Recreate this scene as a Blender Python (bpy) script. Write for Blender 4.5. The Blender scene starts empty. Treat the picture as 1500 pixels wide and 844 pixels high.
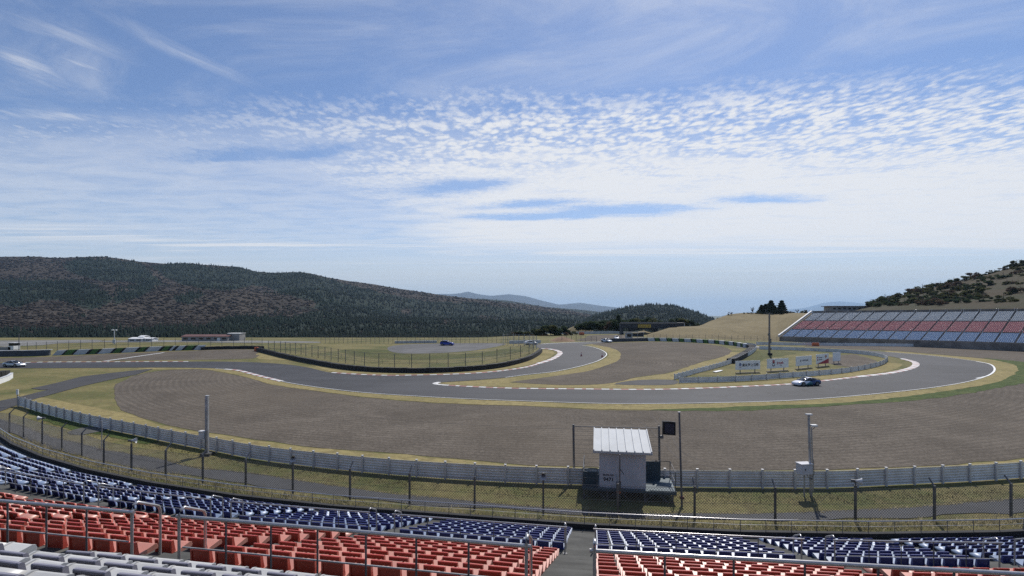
import bpy, math, random
import numpy as np
from mathutils import Vector, Matrix, noise
from mathutils.geometry import delaunay_2d_cdt
random.seed(7); rng = np.random.default_rng(7)
SC = bpy.context.scene
COL = SC.collection
F = 757.0; HY = 460.0; CX = 750.0; CAMZ = 11.2
R_ = math.radians

# ---------------------------------------------------------------- materials
def S01(t):
    t = min(1.0, max(0.0, t)); return t*t*(3-2*t)

class X:
    """tiny expression helper for shader math"""
    nt = None
    def __init__(s, sock): s.s = sock
    @staticmethod
    def op(o, *a, clamp=False):
        n = X.nt.nodes.new('ShaderNodeMath'); n.operation = o; n.use_clamp = clamp
        for i, v in enumerate(a):
            if isinstance(v, X): X.nt.links.new(v.s, n.inputs[i])
            else: n.inputs[i].default_value = v
        return X(n.outputs[0])
    def __add__(a, b): return X.op('ADD', a, b)
    __radd__ = __add__
    def __sub__(a, b): return X.op('SUBTRACT', a, b)
    def __rsub__(a, b): return X.op('SUBTRACT', b, a)
    def __mul__(a, b): return X.op('MULTIPLY', a, b)
    __rmul__ = __mul__
    def __truediv__(a, b): return X.op('DIVIDE', a, b)

def sstep(x, lo, hi):
    n = X.nt.nodes.new('ShaderNodeMapRange'); n.interpolation_type = 'SMOOTHSTEP'
    X.nt.links.new(x.s, n.inputs[0])
    n.inputs[1].default_value = lo; n.inputs[2].default_value = hi
    return X(n.outputs[0])
def vec(x, y, z=0.0):
    n = X.nt.nodes.new('ShaderNodeCombineXYZ')
    for i, v in enumerate((x, y, z)):
        if isinstance(v, X): X.nt.links.new(v.s, n.inputs[i])
        else: n.inputs[i].default_value = v
    return n.outputs[0]
def noi(v, scale, detail=4, rough=0.55, dist=0.0):
    n = X.nt.nodes.new('ShaderNodeTexNoise'); n.noise_dimensions = '3D'
    X.nt.links.new(v, n.inputs['Vector'])
    n.inputs['Scale'].default_value = scale; n.inputs['Detail'].default_value = detail
    n.inputs['Roughness'].default_value = rough; n.inputs['Distortion'].default_value = dist
    return X(n.outputs[0])
def mixc(fac, a, b):
    n = X.nt.nodes.new('ShaderNodeMix'); n.data_type = 'RGBA'
    for i, v in ((0, fac), (6, a), (7, b)):
        if isinstance(v, X): X.nt.links.new(v.s, n.inputs[i])
        elif hasattr(v, 'is_linked'): X.nt.links.new(v, n.inputs[i])
        elif i == 0: n.inputs[0].default_value = v
        else: n.inputs[i].default_value = (*v, 1)
    return n.outputs[2]

def begin(name):
    m = bpy.data.materials.new(name); m.use_nodes = True
    X.nt = m.node_tree
    b = X.nt.nodes['Principled BSDF']
    tc = X.nt.nodes.new('ShaderNodeTexCoord')
    return m, b, tc
def setcol(b, c): X.nt.links.new(c, b.inputs['Base Color'])
def bump(b, h, strength=0.5, dist=0.05):
    n = X.nt.nodes.new('ShaderNodeBump'); n.inputs['Strength'].default_value = strength
    n.inputs['Distance'].default_value = dist
    X.nt.links.new(h.s, n.inputs['Height']); X.nt.links.new(n.outputs[0], b.inputs['Normal'])

def mat(name, col, rough=0.6, var=0.25, scale=3.0, metal=0.0, col2=None, bmp=0.0, spec=None, coord='Object'):
    m, b, tc = begin(name)
    v = tc.outputs[coord]
    n = noi(v, scale, 5, 0.6)
    n2 = noi(v, scale*0.23, 3, 0.6)
    k = sstep(n*0.6+n2*0.4, 0.33, 0.67)
    a = col2 if col2 else tuple(c*(1-var) for c in col)
    bb = col if col2 else tuple(min(1, c*(1+var*0.6)) for c in col)
    setcol(b, mixc(k, a, bb))
    b.inputs['Roughness'].default_value = rough; b.inputs['Metallic'].default_value = metal
    if spec is not None: b.inputs['Specular IOR Level'].default_value = spec
    if bmp: bump(b, n, bmp, 0.03)
    return m

M = {}
def seatmat(name, col, rough=0.40):
    m, b, tc = begin(name)
    oi = X.nt.nodes.new('ShaderNodeObjectInfo')
    v = tc.outputs['Object']
    n = noi(v, 6, 4)
    r = X(oi.outputs['Random'])
    k = sstep(n*0.7 + r*0.6, 0.2, 1.1)
    fade = tuple(min(1, c*0.9+0.018) for c in col)
    setcol(b, mixc(k, col, fade))
    b.inputs['Roughness'].default_value = rough
    b.inputs['Specular IOR Level'].default_value = 0.9
    return m
M['seat_blue'] = seatmat('seat_blue', (0.013, 0.023, 0.175))
M['seat_red'] = seatmat('seat_red', (0.52, 0.052, 0.022))
M['seat_grey'] = seatmat('seat_grey', (0.25, 0.235, 0.275))

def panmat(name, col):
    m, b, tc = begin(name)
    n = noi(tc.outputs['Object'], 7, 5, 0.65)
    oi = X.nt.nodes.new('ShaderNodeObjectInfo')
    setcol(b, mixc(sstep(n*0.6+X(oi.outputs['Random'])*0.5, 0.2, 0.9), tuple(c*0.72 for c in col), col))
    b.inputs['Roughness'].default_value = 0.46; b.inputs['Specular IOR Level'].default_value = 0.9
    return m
# upward facing pans: paler seat colours with the sun's glare painted in
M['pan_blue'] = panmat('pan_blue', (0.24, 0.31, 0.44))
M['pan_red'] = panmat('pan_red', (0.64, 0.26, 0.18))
M['front_blue'] = panmat('front_blue', (0.36, 0.47, 0.62))  # far stand seats: colours lightened to stand in for weak sky fill
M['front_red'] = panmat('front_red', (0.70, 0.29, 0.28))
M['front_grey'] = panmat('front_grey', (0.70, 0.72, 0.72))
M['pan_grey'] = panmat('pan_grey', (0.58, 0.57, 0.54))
def leafy(name, col, col2, tr=0.45, rough=0.9):
    m = mat(name, col, rough, 0.4, 0.6, col2=col2, spec=0.1); nt = m.node_tree; X.nt = nt
    b = nt.nodes['Principled BSDF']; out = nt.nodes['Material Output']
    t = nt.nodes.new('ShaderNodeBsdfTranslucent'); mx = nt.nodes.new('ShaderNodeMixShader'); mx.inputs[0].default_value = tr
    nt.links.new(b.inputs['Base Color'].links[0].from_socket, t.inputs[0])
    nt.links.new(b.outputs[0], mx.inputs[1]); nt.links.new(t.outputs[0], mx.inputs[2]); nt.links.new(mx.outputs[0], out.inputs['Surface'])
    return m
def asphalt():
    m, b, tc = begin('asphalt')
    v = tc.outputs['Object']
    fine = noi(v, 2.2, 6, 0.75)
    big = noi(v, 0.05, 4, 0.6, 0.6)
    st = X.nt.nodes.new('ShaderNodeMapping'); st.inputs['Scale'].default_value = (0.02, 0.35, 1)
    X.nt.links.new(v, st.inputs[0])
    streak = noi(st.outputs[0], 1.0, 5, 0.6, 0.3)
    k = sstep(fine*0.30 + big*0.40 + streak*0.30, 0.38, 0.62)
    sw = noi(v, 0.11, 4, 0.55, 2.6)
    skid = sstep(sw, 0.49, 0.505)*sstep(sw*-1.0, -0.535, -0.52)*sstep(noi(v, 0.03, 2, 0.5), 0.42, 0.6)
    vp = X.nt.nodes.new('ShaderNodeTexVoronoi'); vp.inputs['Scale'].default_value = 0.035; X.nt.links.new(v, vp.inputs['Vector'])
    sp = X.nt.nodes.new('ShaderNodeSeparateColor'); X.nt.links.new(vp.outputs['Color'], sp.inputs[0])
    c = mixc(k, (0.026, 0.026, 0.0285), (0.054, 0.054, 0.058))
    c = mixc(X(sp.outputs[0])*0.28, c, (0.062, 0.061, 0.063))
    c = mixc(skid*0.55, c, (0.014, 0.014, 0.015))
    setcol(b, c)
    b.inputs['Roughness'].default_value = 0.75; b.inputs['Specular IOR Level'].default_value = 0.32
    bump(b, fine, 0.25, 0.02)
    return m
M['asphalt'] = asphalt()
M['road'] = mat('road', (0.060, 0.060, 0.062), 0.85, 0.3, 0.35, bmp=0.2)
M['service'] = mat('service_asphalt', (0.040, 0.038, 0.037), 0.85, 0.35, 0.4, bmp=0.3)

def gravel():
    m, b, tc = begin('gravel')
    v = tc.outputs['Object']
    fine = noi(v, 3.5, 8, 0.8)
    mid = noi(v, 0.12, 5, 0.65, 0.8)
    sep = X.nt.nodes.new('ShaderNodeSeparateXYZ'); X.nt.links.new(v, sep.inputs[0])
    x, y = X(sep.outputs[0]), X(sep.outputs[1])
    dx = x - 12.0; dy = y - 118.0
    rad = X.op('SQRT', dx*dx + dy*dy*1.25)
    warp = noi(v, 0.16, 3, 0.5)
    rr = rad*7.2 + warp*5.0
    ridge = X.op('SINE', rr)*0.5 + 0.5
    ridge2 = X.op('SINE', rad*1.35 + warp*5.0)*0.5 + 0.5
    brk = sstep(noi(v, 0.9, 4, 0.7), 0.30, 0.62)
    rut = sstep(noi(v, 0.045, 3, 0.5, 1.5), 0.44, 0.60)
    k = fine*0.66 + mid*0.24 + ridge*brk*(rut*0.035+0.05) + ridge2*rut*0.02
    c = mixc(sstep(k, 0.36, 0.68), (0.074, 0.062, 0.049), (0.198, 0.169, 0.136))
    # weathering: brownish drift patches
    c = mixc(sstep(noi(v, 0.035, 4, 0.6), 0.45, 0.68)*0.45, c, (0.128, 0.105, 0.078))
    setcol(b, c)
    b.inputs['Roughness'].default_value = 0.95
    b.inputs['Specular IOR Level'].default_value = 0.15
    bump(b, ridge*brk*(rut*0.12+0.20) + fine*0.7, 0.8, 0.10)
    return m
M['gravel'] = gravel()

def grass(name, dry, green, lo, hi, scale=0.09, dark=0.6):
    m, b, tc = begin(name)
    v = tc.outputs['Object']
    fine = noi(v, 1.5, 8, 0.78)
    big = noi(v, scale, 5, 0.62, 0.7)
    med = noi(v, 0.75, 7, 0.72, 0.4)
    c = mixc(sstep(big*0.50 + med*0.50, lo, hi), dry, green)
    dk = mixc(sstep(fine, 0.35, 0.65), tuple(a*dark for a in dry), (1, 1, 1))
    n = X.nt.nodes.new('ShaderNodeMix'); n.data_type = 'RGBA'; n.blend_type = 'MULTIPLY'
    n.inputs[0].default_value = 1.0
    X.nt.links.new(c, n.inputs[6])
    f2 = mixc(sstep(fine*0.5+med*0.5, 0.36, 0.62), (dark, dark, dark), (1.15, 1.15, 1.12))
    X.nt.links.new(f2, n.inputs[7])
    setcol(b, n.outputs[2])
    b.inputs['Roughness'].default_value = 0.9; b.inputs['Specular IOR Level'].default_value = 0.15
    bump(b, fine*0.6 + med*0.4, 0.8, 0.12)
    return m
M['ground'] = grass('ground_grass', (0.215, 0.182, 0.080), (0.095, 0.104, 0.036), 0.42, 0.62)
M['verge'] = grass('verge_straw', (0.285, 0.232, 0.105), (0.150, 0.140, 0.050), 0.46, 0.70)
M['olive'] = grass('olive_grass', (0.125, 0.120, 0.045), (0.075, 0.088, 0.028), 0.40, 0.62, 0.2, 0.5)
M['green'] = grass('green_grass', (0.062, 0.090, 0.024), (0.120, 0.125, 0.045), 0.48, 0.7)
M['hillgrass'] = grass('hill_grass', (0.235, 0.190, 0.105), (0.150, 0.120, 0.062), 0.42, 0.66, 0.06, 0.62)
M['scrubhill'] = grass('scrub_hill', (0.066, 0.050, 0.028), (0.038, 0.042, 0.018), 0.42, 0.6, 0.05, 0.5)
M['concrete'] = mat('concrete', (0.085, 0.084, 0.075), 0.9, 0.35, 1.2, bmp=0.2)
M['darkconcrete'] = mat('dark_concrete', (0.030, 0.029, 0.029), 0.9, 0.35, 0.8, bmp=0.2)
M['white'] = mat('white_paint', (0.78, 0.78, 0.76), 0.6, 0.12, 1.5)
M['kerbwhite'] = mat('worn_kerb_white', (0.60, 0.59, 0.57), 0.7, 0.25, 1.5)
M['railpost'] = mat('rail_post', (0.62, 0.61, 0.60), 0.5, 0.15, 2, metal=0.1)
M['whiteold'] = mat('weathered_white', (0.56, 0.57, 0.58), 0.6, 0.22, 1.2)
M['redpaint'] = mat('faded_red_paint', (0.34, 0.15, 0.13), 0.7, 0.25, 1.0)
M['steel'] = mat('steel', (0.50, 0.485, 0.475), 0.26, 0.15, 8, metal=0.6)
M['galv'] = mat('galvanised', (0.40, 0.40, 0.40), 0.5, 0.3, 4, metal=0.4)
M['galvdark'] = mat('dull_steel', (0.145, 0.145, 0.150), 0.55, 0.3, 4, metal=0.3)
M['rail'] = mat('guard_rail', (0.62, 0.625, 0.63), 0.5, 0.22, 0.8, metal=0.15)
M['rust'] = mat('rust_stain', (0.16, 0.055, 0.035), 0.85, 0.4, 3)
M['black'] = mat('black_rubber', (0.018, 0.018, 0.02), 0.8, 0.4, 2)
M['tyregreen'] = mat('belt_green', (0.055, 0.14, 0.025), 0.6, 0.25, 1.5)
M['tyrewhite'] = mat('belt_white', (0.50, 0.52, 0.54), 0.6, 0.15, 1.5)
M['navy'] = mat('navy_belt', (0.045, 0.055, 0.075), 0.6, 0.3, 1.5)
M['roof'] = mat('roof_white', (0.50, 0.52, 0.53), 0.6, 0.10, 1.0, spec=0.25)
M['hut'] = mat('hut_wall', (0.56, 0.555, 0.57), 0.7, 0.10, 1.5)
M['teal'] = mat('teal_panel', (0.065, 0.10, 0.12), 0.6, 0.3, 1.5)
M['orange'] = mat('orange_paint', (0.62, 0.15, 0.05), 0.6, 0.2, 2)
M['dirt'] = mat('bare_earth', (0.21, 0.125, 0.07), 0.95, 0.35, 0.5, bmp=0.5)
M['glass'] = mat('car_glass', (0.015, 0.018, 0.022), 0.08, 0.1, 1)
M['rubber'] = mat('tyre_rubber', (0.012, 0.012, 0.013), 0.7, 0.1, 3)
M['rim'] = mat('wheel_rim', (0.18, 0.18, 0.19), 0.35, 0.1, 3, metal=0.7)
M['carblue'] = mat('car_blue', (0.012, 0.045, 0.34), 0.22, 0.05, 1)
M['carwhite'] = mat('car_white', (0.75, 0.77, 0.80), 0.25, 0.04, 1)
M['carsilver'] = mat('car_silver', (0.50, 0.52, 0.53), 0.25, 0.06, 1, metal=0.4)
M['lamp'] = mat('headlamp', (0.55, 0.58, 0.62), 0.1, 0.05, 1)
M['yellow'] = mat('sign_yellow', (0.62, 0.42, 0.04), 0.6, 0.1, 1)
M['ink'] = mat('ink', (0.03, 0.028, 0.045), 0.6, 0.1, 1)
M['inkgrey'] = mat('ink_grey', (0.10, 0.10, 0.13), 0.6, 0.1, 1)
M['inkred'] = mat('ink_red', (0.36, 0.02, 0.04), 0.6, 0.1, 1)
M['inkblue'] = mat('ink_blue', (0.03, 0.06, 0.22), 0.6, 0.1, 1)
M['board'] = mat('board_white', (0.78, 0.79, 0.79), 0.55, 0.08, 0.8)
M['wood'] = mat('brown_post', (0.22, 0.19, 0.17), 0.8, 0.3, 3)
M['bark'] = mat('bark', (0.11, 0.085, 0.06), 0.9, 0.35, 2)
M['leafdark'] = leafy('foliage_conifer', (0.078, 0.105, 0.050), (0.040, 0.058, 0.030), 0.4)
M['leafolive'] = leafy('foliage_olive', (0.130, 0.132, 0.056), (0.075, 0.080, 0.034), 0.4)
M['leafbrown'] = leafy('foliage_brown', (0.175, 0.125, 0.086), (0.095, 0.068, 0.050), 0.35)
M['farconifer'] = mat('far_conifer', (0.013, 0.024, 0.019), 0.9, 0.5, 0.012, spec=0.1)
M['farbrown'] = mat('far_deciduous', (0.045, 0.037, 0.032), 0.95, 0.4, 0.010, spec=0.1)
M['brownroof'] = mat('brown_roof', (0.13, 0.055, 0.045), 0.7, 0.2, 0.4)
M['lot'] = mat('worn_lot', (0.17, 0.165, 0.15), 0.9, 0.4, 0.08)
M['pad'] = mat('worn_tarmac', (0.105, 0.103, 0.102), 0.9, 0.3, 0.3)
M['rut'] = mat('gravel_rut', (0.085, 0.070, 0.056), 0.95, 0.4, 1.2)
M['greywall'] = mat('grey_wall', (0.30, 0.29, 0.28), 0.8, 0.2, 0.5)
M['bridge'] = mat('bridge_dark', (0.040, 0.042, 0.048), 0.8, 0.3, 0.4)
M['straw'] = leafy('straw_blades', (0.56, 0.49, 0.33), (0.34, 0.30, 0.17), 0.5)
M['net'] = mat('black_net', (0.015, 0.016, 0.018), 0.9, 0.3, 0.5)
M['mountain'] = mat('mountain', (0.018, 0.026, 0.028), 0.95, 0.3, 0.0006)

# ---------------------------------------------------------------- mesh builder
class MB:
    def __init__(s): s.v = []; s.f = []; s.m = []; s.cur = 0; s.smooth = []
    def add(s, vs, fs, sm=False):
        o = len(s.v); s.v += [tuple(p) for p in vs]
        for f in fs: s.f.append(tuple(i+o for i in f)); s.m.append(s.cur); s.smooth.append(sm)
        return s
    def box(s, c, size, rz=0.0, mtx=None):
        hx, hy, hz = size[0]/2, size[1]/2, size[2]/2
        ca, sa = math.cos(rz), math.sin(rz)
        vs = []
        for z in (-hz, hz):
            for x, y in ((-hx, -hy), (hx, -hy), (hx, hy), (-hx, hy)):
                p = Vector((c[0]+x*ca-y*sa, c[1]+x*sa+y*ca, c[2]+z))
                vs.append(mtx @ p if mtx else p)
        return s.add(vs, [(3,2,1,0),(4,5,6,7),(0,1,5,4),(1,2,6,5),(2,3,7,6),(3,0,4,7)])
    def tube(s, pts, r, n=8, closed=False, cap=True, r1=None):
        pts = [Vector(p) for p in pts]; k = len(pts); rings = []; vs = []; fs = []
        for i, p in enumerate(pts):
            a = pts[max(0, i-1)]; b = pts[min(k-1, i+1)]
            d = (b-a).normalized()
            up = Vector((0, 0, 1)) if abs(d.z) < 0.9 else Vector((0, 1, 0))
            e1 = d.cross(up).normalized(); e2 = e1.cross(d).normalized()
            rr = r if r1 is None else r+(r1-r)*i/max(1, k-1)
            for j in range(n):
                t = 2*math.pi*j/n
                vs.append(p + e1*math.cos(t)*rr + e2*math.sin(t)*rr)
        for i in range(k-1):
            for j in range(n):
                fs.append((i*n+j, (i+1)*n+j, (i+1)*n+(j+1) % n, i*n+(j+1) % n))
        s.add(vs, fs, n > 4)
        if cap:   # own vertices, so that the caps do not bend the smooth normals of the wall
            s.add(vs[:n], [tuple(range(n))]); s.add(vs[-n:], [tuple(reversed(range(n)))])
        return s
    def prism(s, prof, axis_pts, cap=True, sm=False):
        """extrude closed profile [(side, up)] along polyline; side = right of the direction"""
        pts = [Vector(p) for p in axis_pts]; k = len(pts); n = len(prof); vs = []; fs = []
        for i, p in enumerate(pts):
            if i == 0: d = pts[1]-pts[0]
            elif i == k-1: d = pts[-1]-pts[-2]
            else:
                d = (pts[i+1]-pts[i]).normalized() + (pts[i]-pts[i-1]).normalized()
            d = Vector((d.x, d.y, 0)).normalized()
            side = Vector((d.y, -d.x, 0))
            for a, u in prof: vs.append(p + side*a + Vector((0, 0, u)))
        for i in range(k-1):
            for j in range(n):
                fs.append((i*n+j, i*n+(j+1) % n, (i+1)*n+(j+1) % n, (i+1)*n+j))
        s.add(vs, fs, sm)
        if cap:
            o = len(s.v)-len(vs)
            s.f.append(tuple(o+j for j in range(n))[::-1]); s.m.append(s.cur); s.smooth.append(False)
            s.f.append(tuple(o+(k-1)*n+j for j in range(n))); s.m.append(s.cur); s.smooth.append(False)
        return s
    def mesh(s, name, mats):
        me = bpy.data.meshes.new(name); me.from_pydata(s.v, [], s.f)
        if not isinstance(mats, (list, tuple)): mats = [mats]
        for m in mats: me.materials.append(m)
        me.polygons.foreach_set('material_index', s.m)
        me.polygons.foreach_set('use_smooth', s.smooth)
        me.update(); return me
    def build(s, name, mats, parent=None, origin=None):
        if origin is not None:
            ox, oy, oz = origin
            s.v = [(x-ox, y-oy, z-oz) for x, y, z in s.v]
        o = bpy.data.objects.new(name, s.mesh(name, mats)); COL.objects.link(o)
        if origin is not None: o.location = origin
        if parent: o.parent = parent
        return o

def tag(o, label, cat, group=None):
    o['label'] = label; o['category'] = cat
    if group: o['group'] = group
    return o
def kind(o, k, label=None):
    o['kind'] = k
    if label: o['label'] = label
    return o
def thing(name, label, cat, loc=(0, 0, 0), rz=0.0, group=None):
    o = bpy.data.objects.new(name, None); COL.objects.link(o)
    o.empty_display_size = 0.2
    o.location = loc; o.rotation_euler = (0, 0, rz)
    return tag(o, label, cat, group)
def child(mesh, name, parent, loc=(0, 0, 0), rot=(0, 0, 0)):
    o = bpy.data.objects.new(name, mesh); COL.objects.link(o); o.parent = parent
    o.location = loc; o.rotation_euler = rot
    return o
def copy_tree(o, parent=None):
    c = o.copy(); COL.objects.link(c)
    if parent: c.parent = parent
    for ch in list(o.children): copy_tree(ch, c)
    return c
def arrays(name, V, Fq, mats, mi=None, smooth=False):
    me = bpy.data.meshes.new(name)
    nv, nf, k = len(V), len(Fq), Fq.shape[1]
    me.vertices.add(nv); me.vertices.foreach_set('co', np.asarray(V, np.float32).ravel())
    me.loops.add(nf*k); me.loops.foreach_set('vertex_index', np.asarray(Fq, np.int32).ravel())
    me.polygons.add(nf); me.polygons.foreach_set('loop_start', np.arange(0, nf*k, k, dtype=np.int32))
    if not isinstance(mats, (list, tuple)): mats = [mats]
    for m in mats: me.materials.append(m)
    if mi is not None: me.polygons.foreach_set('material_index', np.asarray(mi, np.int32))
    if smooth: me.polygons.foreach_set('use_smooth', np.ones(nf, bool))
    me.update(); me.validate(); return me

# ---------------------------------------------------------------- ground
def hz(x, y):
    r = 1.8*S01((y-85)/90.0)*(1-0.85*S01((x-60)/50.0))
    edge = 200+60*S01((x+20)/60.0)
    return r-47*S01((y-edge)/260.0)
def g(px, py, dz=0.0):
    u, v = px-CX, py-HY
    t = CAMZ/v
    for _ in range(25):
        t = 0.5*t+0.5*(CAMZ-hz(u*t, F*t))/v
    x, y = u*t, F*t
    return Vector((x, y, hz(x, y)+dz))
def at(px, py, y):
    return Vector(((px-CX)*y/F, y, CAMZ-(py-HY)*y/F))
def pix(p): return CX+F*p[0]/p[1], HY+F*(CAMZ-p[2])/p[1]
def drape(p, dz=0.0): return Vector((p[0], p[1], hz(p[0], p[1])+dz))

def smooth_line(pts, step=2.0, closed=False):
    P = [Vector((p[0], p[1])) for p in pts]; out = []; n = len(P)
    rngi = range(n if closed else n-1)
    for i in rngi:
        p0 = P[(i-1) % n] if closed or i > 0 else P[0]*2-P[1]
        p1, p2 = P[i], P[(i+1) % n]
        p3 = P[(i+2) % n] if closed or i < n-2 else P[-1]*2-P[-2]
        L = (p2-p1).length; k = max(1, int(L/step))
        t01 = max(1e-3, (p1-p0).length**0.5); t12 = max(1e-3, L**0.5); t23 = max(1e-3, (p3-p2).length**0.5)
        m1 = (p1-p0)/t01*t12*1.0; m2 = (p3-p2)/t23*t12
        m1 = ((p2-p1) + t12*((p1-p0)/t01-(p2-p0)/(t01+t12)))
        m2 = ((p2-p1) + t12*((p3-p2)/t23-(p3-p1)/(t12+t23)))
        for j in range(k):
            t = j/k; t2 = t*t; t3 = t2*t
            out.append(p1*(2*t3-3*t2+1)+m1*(t3-2*t2+t)+p2*(-2*t3+3*t2)+m2*(t3-t2))
    if not closed: out.append(P[-1])
    return out

def sheet(name, px_pts, material, dz, step=2.0, jitter=0.0, grid=6.0, smooth=True, world=False):
    W = [Vector((p[0], p[1])) if world else g(*p).xy for p in px_pts]
    L = smooth_line(W, step, True) if smooth else W
    if jitter:
        L = [p+Vector((noise.noise(Vector((p.x*0.7, p.y*0.7, 3.1))), noise.noise(Vector((p.x*0.7, p.y*0.7, 9.7)))))*jitter
             + Vector((random.uniform(-1, 1), random.uniform(-1, 1)))*jitter*0.25 for p in L]
    n = len(L)
    x0, x1 = min(p.x for p in L), max(p.x for p in L); y0, y1 = min(p.y for p in L), max(p.y for p in L)
    pts = list(L)
    gx = x0+grid*0.5
    while gx < x1:
        gy = y0+grid*0.5
        while gy < y1:
            pts.append(Vector((gx, gy))); gy += grid
        gx += grid
    r = delaunay_2d_cdt(pts, [(i, (i+1) % n) for i in range(n)], [list(range(n))], 1, 1e-4)
    me = bpy.data.meshes.new(name)
    me.from_pydata([(p.x, p.y, hz(p.x, p.y)+dz) for p in r[0]], [], [list(f) for f in r[2]])
    me.materials.append(material); me.update()
    # face up
    if len(me.polygons) and me.polygons[0].normal.z < 0: me.flip_normals()
    o = bpy.data.objects.new(name, me); COL.objects.link(o)
    return o
def ribbon(name, line, w, mats, dz, seg=0.0, world=False, off=0.0, h=0.0, pattern=(0,), step=0.8):
    """strip along a line (pixel coords), alternating material every seg metres; h = raised kerb"""
    W = [Vector((p[0], p[1])) if world else g(*p).xy for p in line]
    L = smooth_line(W, step)
    b = MB(); acc = 0.0
    def nrm(i):
        d = (L[min(len(L)-1, i+1)]-L[max(0, i-1)]).normalized(); return Vector((d.y, -d.x))
    for i in range(len(L)-1):
        b.cur = pattern[int(acc/seg) % len(pattern)] if seg else 0
        acc += (L[i+1]-L[i]).length
        vs = []
        for q in (i, i+1):
            nn = nrm(q)
            p0 = L[q]+nn*(off-w/2); p1 = L[q]+nn*(off+w/2)
            vs += [(p0.x, p0.y, hz(p0.x, p0.y)+dz), ((p0.x+p1.x)/2, (p0.y+p1.y)/2, hz(*L[q])+dz+h), (p1.x, p1.y, hz(p1.x, p1.y)+dz)]
        b.add(vs, [(0, 1, 4, 3), (1, 2, 5, 4)])
    o = b.build(name, mats)
    return o
SKY_STR = 0.125; SUN_E = 4.7; EXPO = -0.15; CL = 7.9; HZC = (4.5, 5.2, 5.75); SKYTINT = (0.72, 0.81, 0.96); HAZE = 5.5e-5
# ================================================================ SETTING
# ground sheet
xs = np.concatenate([np.linspace(-6000, -420, 8), np.arange(-400, 421, 5.0), np.linspace(440, 6000, 8)])
ys = np.concatenate([[-400, -100], np.arange(-20, 521, 5.0), np.linspace(560, 15000, 14)])
V = np.array([(x, y, hz(x, y)) for y in ys for x in xs])
nx = len(xs); I = np.arange(len(ys)-1)[:, None]*nx+np.arange(nx-1)[None, :]
Fq = np.stack([I, I+1, I+nx+1, I+nx], -1).reshape(-1, 4)
o = bpy.data.objects.new('ground', arrays('ground', V, Fq, M['ground'], smooth=True)); COL.objects.link(o); kind(o, 'structure')

# ---- traced outlines (pixels of the photograph dropped on the terrain)
G1 = [(171,563),(187,555),(203,549),(240,542.5),(288,541),(320,545),(360,553),(400,564),(450,571.5),(530,582),(610,589),(690,593),(770,595.5),
      (873,600.5),(980,601.5),(1100,601),(1207,595),(1287,590),(1367,584),(1447,571),(1500,561),(1575,548),(1680,556),(1760,600),(1700,640),(1600,660),(1500,672),(1360,682),
      (1216,688),(1100,690),(980,690),(820,682.5),(740,679),(663,671),(557,663),(450,654.5),(400,647),(320,636.7),(267,627),(213,615),(187,604.7),(173,592.7),(168,576.7)]
kind(sheet('gravel_trap', G1, M['gravel'], 0.02, 2.0, 0.35), 'structure')
G2 = [(745,560),(780,555.5),(820,550),(860,544),(887,536),(904,529.5),(909.5,522),(907,515),(893,509.5),(879,506.5),(868,504),(900,502.2),(940,501.3),(967,501.2),(1020,503),
      (1058,508),(1072,515),(1060,522),(1033,529),(1007,537),(980,546),(932,553),(884,562.5),(820,564.2),(775,561.8)]
kind(sheet('gravel_trap', G2, M['gravel'], 0.02, 2.0, 0.35), 'structure')
G3 = [(-60,527),(0,525),(70,523),(180,518),(295,513.5),(340,512),(370,512.5),(379,518),(380,522),(370,525.5),(330,526.5),(187,528.2),(60,529.4),(-60,530.5)]
kind(sheet('gravel_trap', G3, M['gravel'], 0.02, 3.0, 0.4), 'structure')
G4 = [(1180,508),(1195,506.5),(1300,507.5),(1370,508.5),(1500,515),(1600,520),(1640,530),(1580,538),(1500,531.5),(1447,526),(1393,521),(1340,516.5),(1300,513.6),(1207,509.6)]
kind(sheet('gravel_trap', [(846,499.2),(858,495),(866,491.4),(900,490.6),(914,491.0),(916,497),(897,498.6),(872,500.2)], M['gravel'], 0.03, 2.0, 0.3), 'structure')
kind(sheet('gravel_trap', G4, M['gravel'], 0.02, 3.0, 0.4), 'structure')

# main straight + hairpin (closed ring of asphalt)
T_in = [(-60,531.8),(0,531.8),(100,530.8),(200,530.2),(275,530),(330,530),(370,531),(418,534),(450,538.5),(487,546.5),(530,549.3),(575,550.7),(599,550.4),(663,548.9),(717,545.7),(770,538.6),(790,533),(807,527.3),(818,521),(820.5,517.3),(816,514),(804,511.7),(793,511),
        (786,508),(790,504.2),(847,501.5),(880,500.7),(900,498.3),(925,495),(940,494.3),(950,497),(915,500),(880,503),(853,506),
        (868,508.7),(881,513),(888,518.5),(886.5,522.5),(876,528.7),(860,534),(840,539),(807,545.3),(773,548.9),(740,553.3),(680,558.3),(643,560.6),(636,562.6),(648,564.4),(680,566.2),(740,568.9),(847,570.2),(953,570.9),(1033,568.9),(1100,566),(1153,563.3),(1207,558),(1260,552),(1300,547.4),(1327,542),(1341,536),(1338.5,530.5),(1322,526),
        (1288,520.2),(1240,516),(1180,512.8),(1110,510.8),(1080,509.5),(1080,507.8),(1110,508),(1153,509),(1207,510.7),(1260,513),(1300,516),(1340,519),(1380,523),(1420,528),(1447,533),(1457,541),(1447,550.7),(1415,560),(1367,568),(1297,576),(1207,584),(1140,588),(1044,590.6),(980,591.6),(889,591.6),(770,588),(690,585),(610,580.8),(530,575.2),(450,565.5),(410,558.5),(373,549),(347,542.5),(315,540),(250,538.8),(200,538.8),(100,539.4),(0,539.8),(-60,540)]
kind(sheet('race_track', T_in, M['asphalt'], 0.045, 2.0, 0.0), 'structure')

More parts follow.
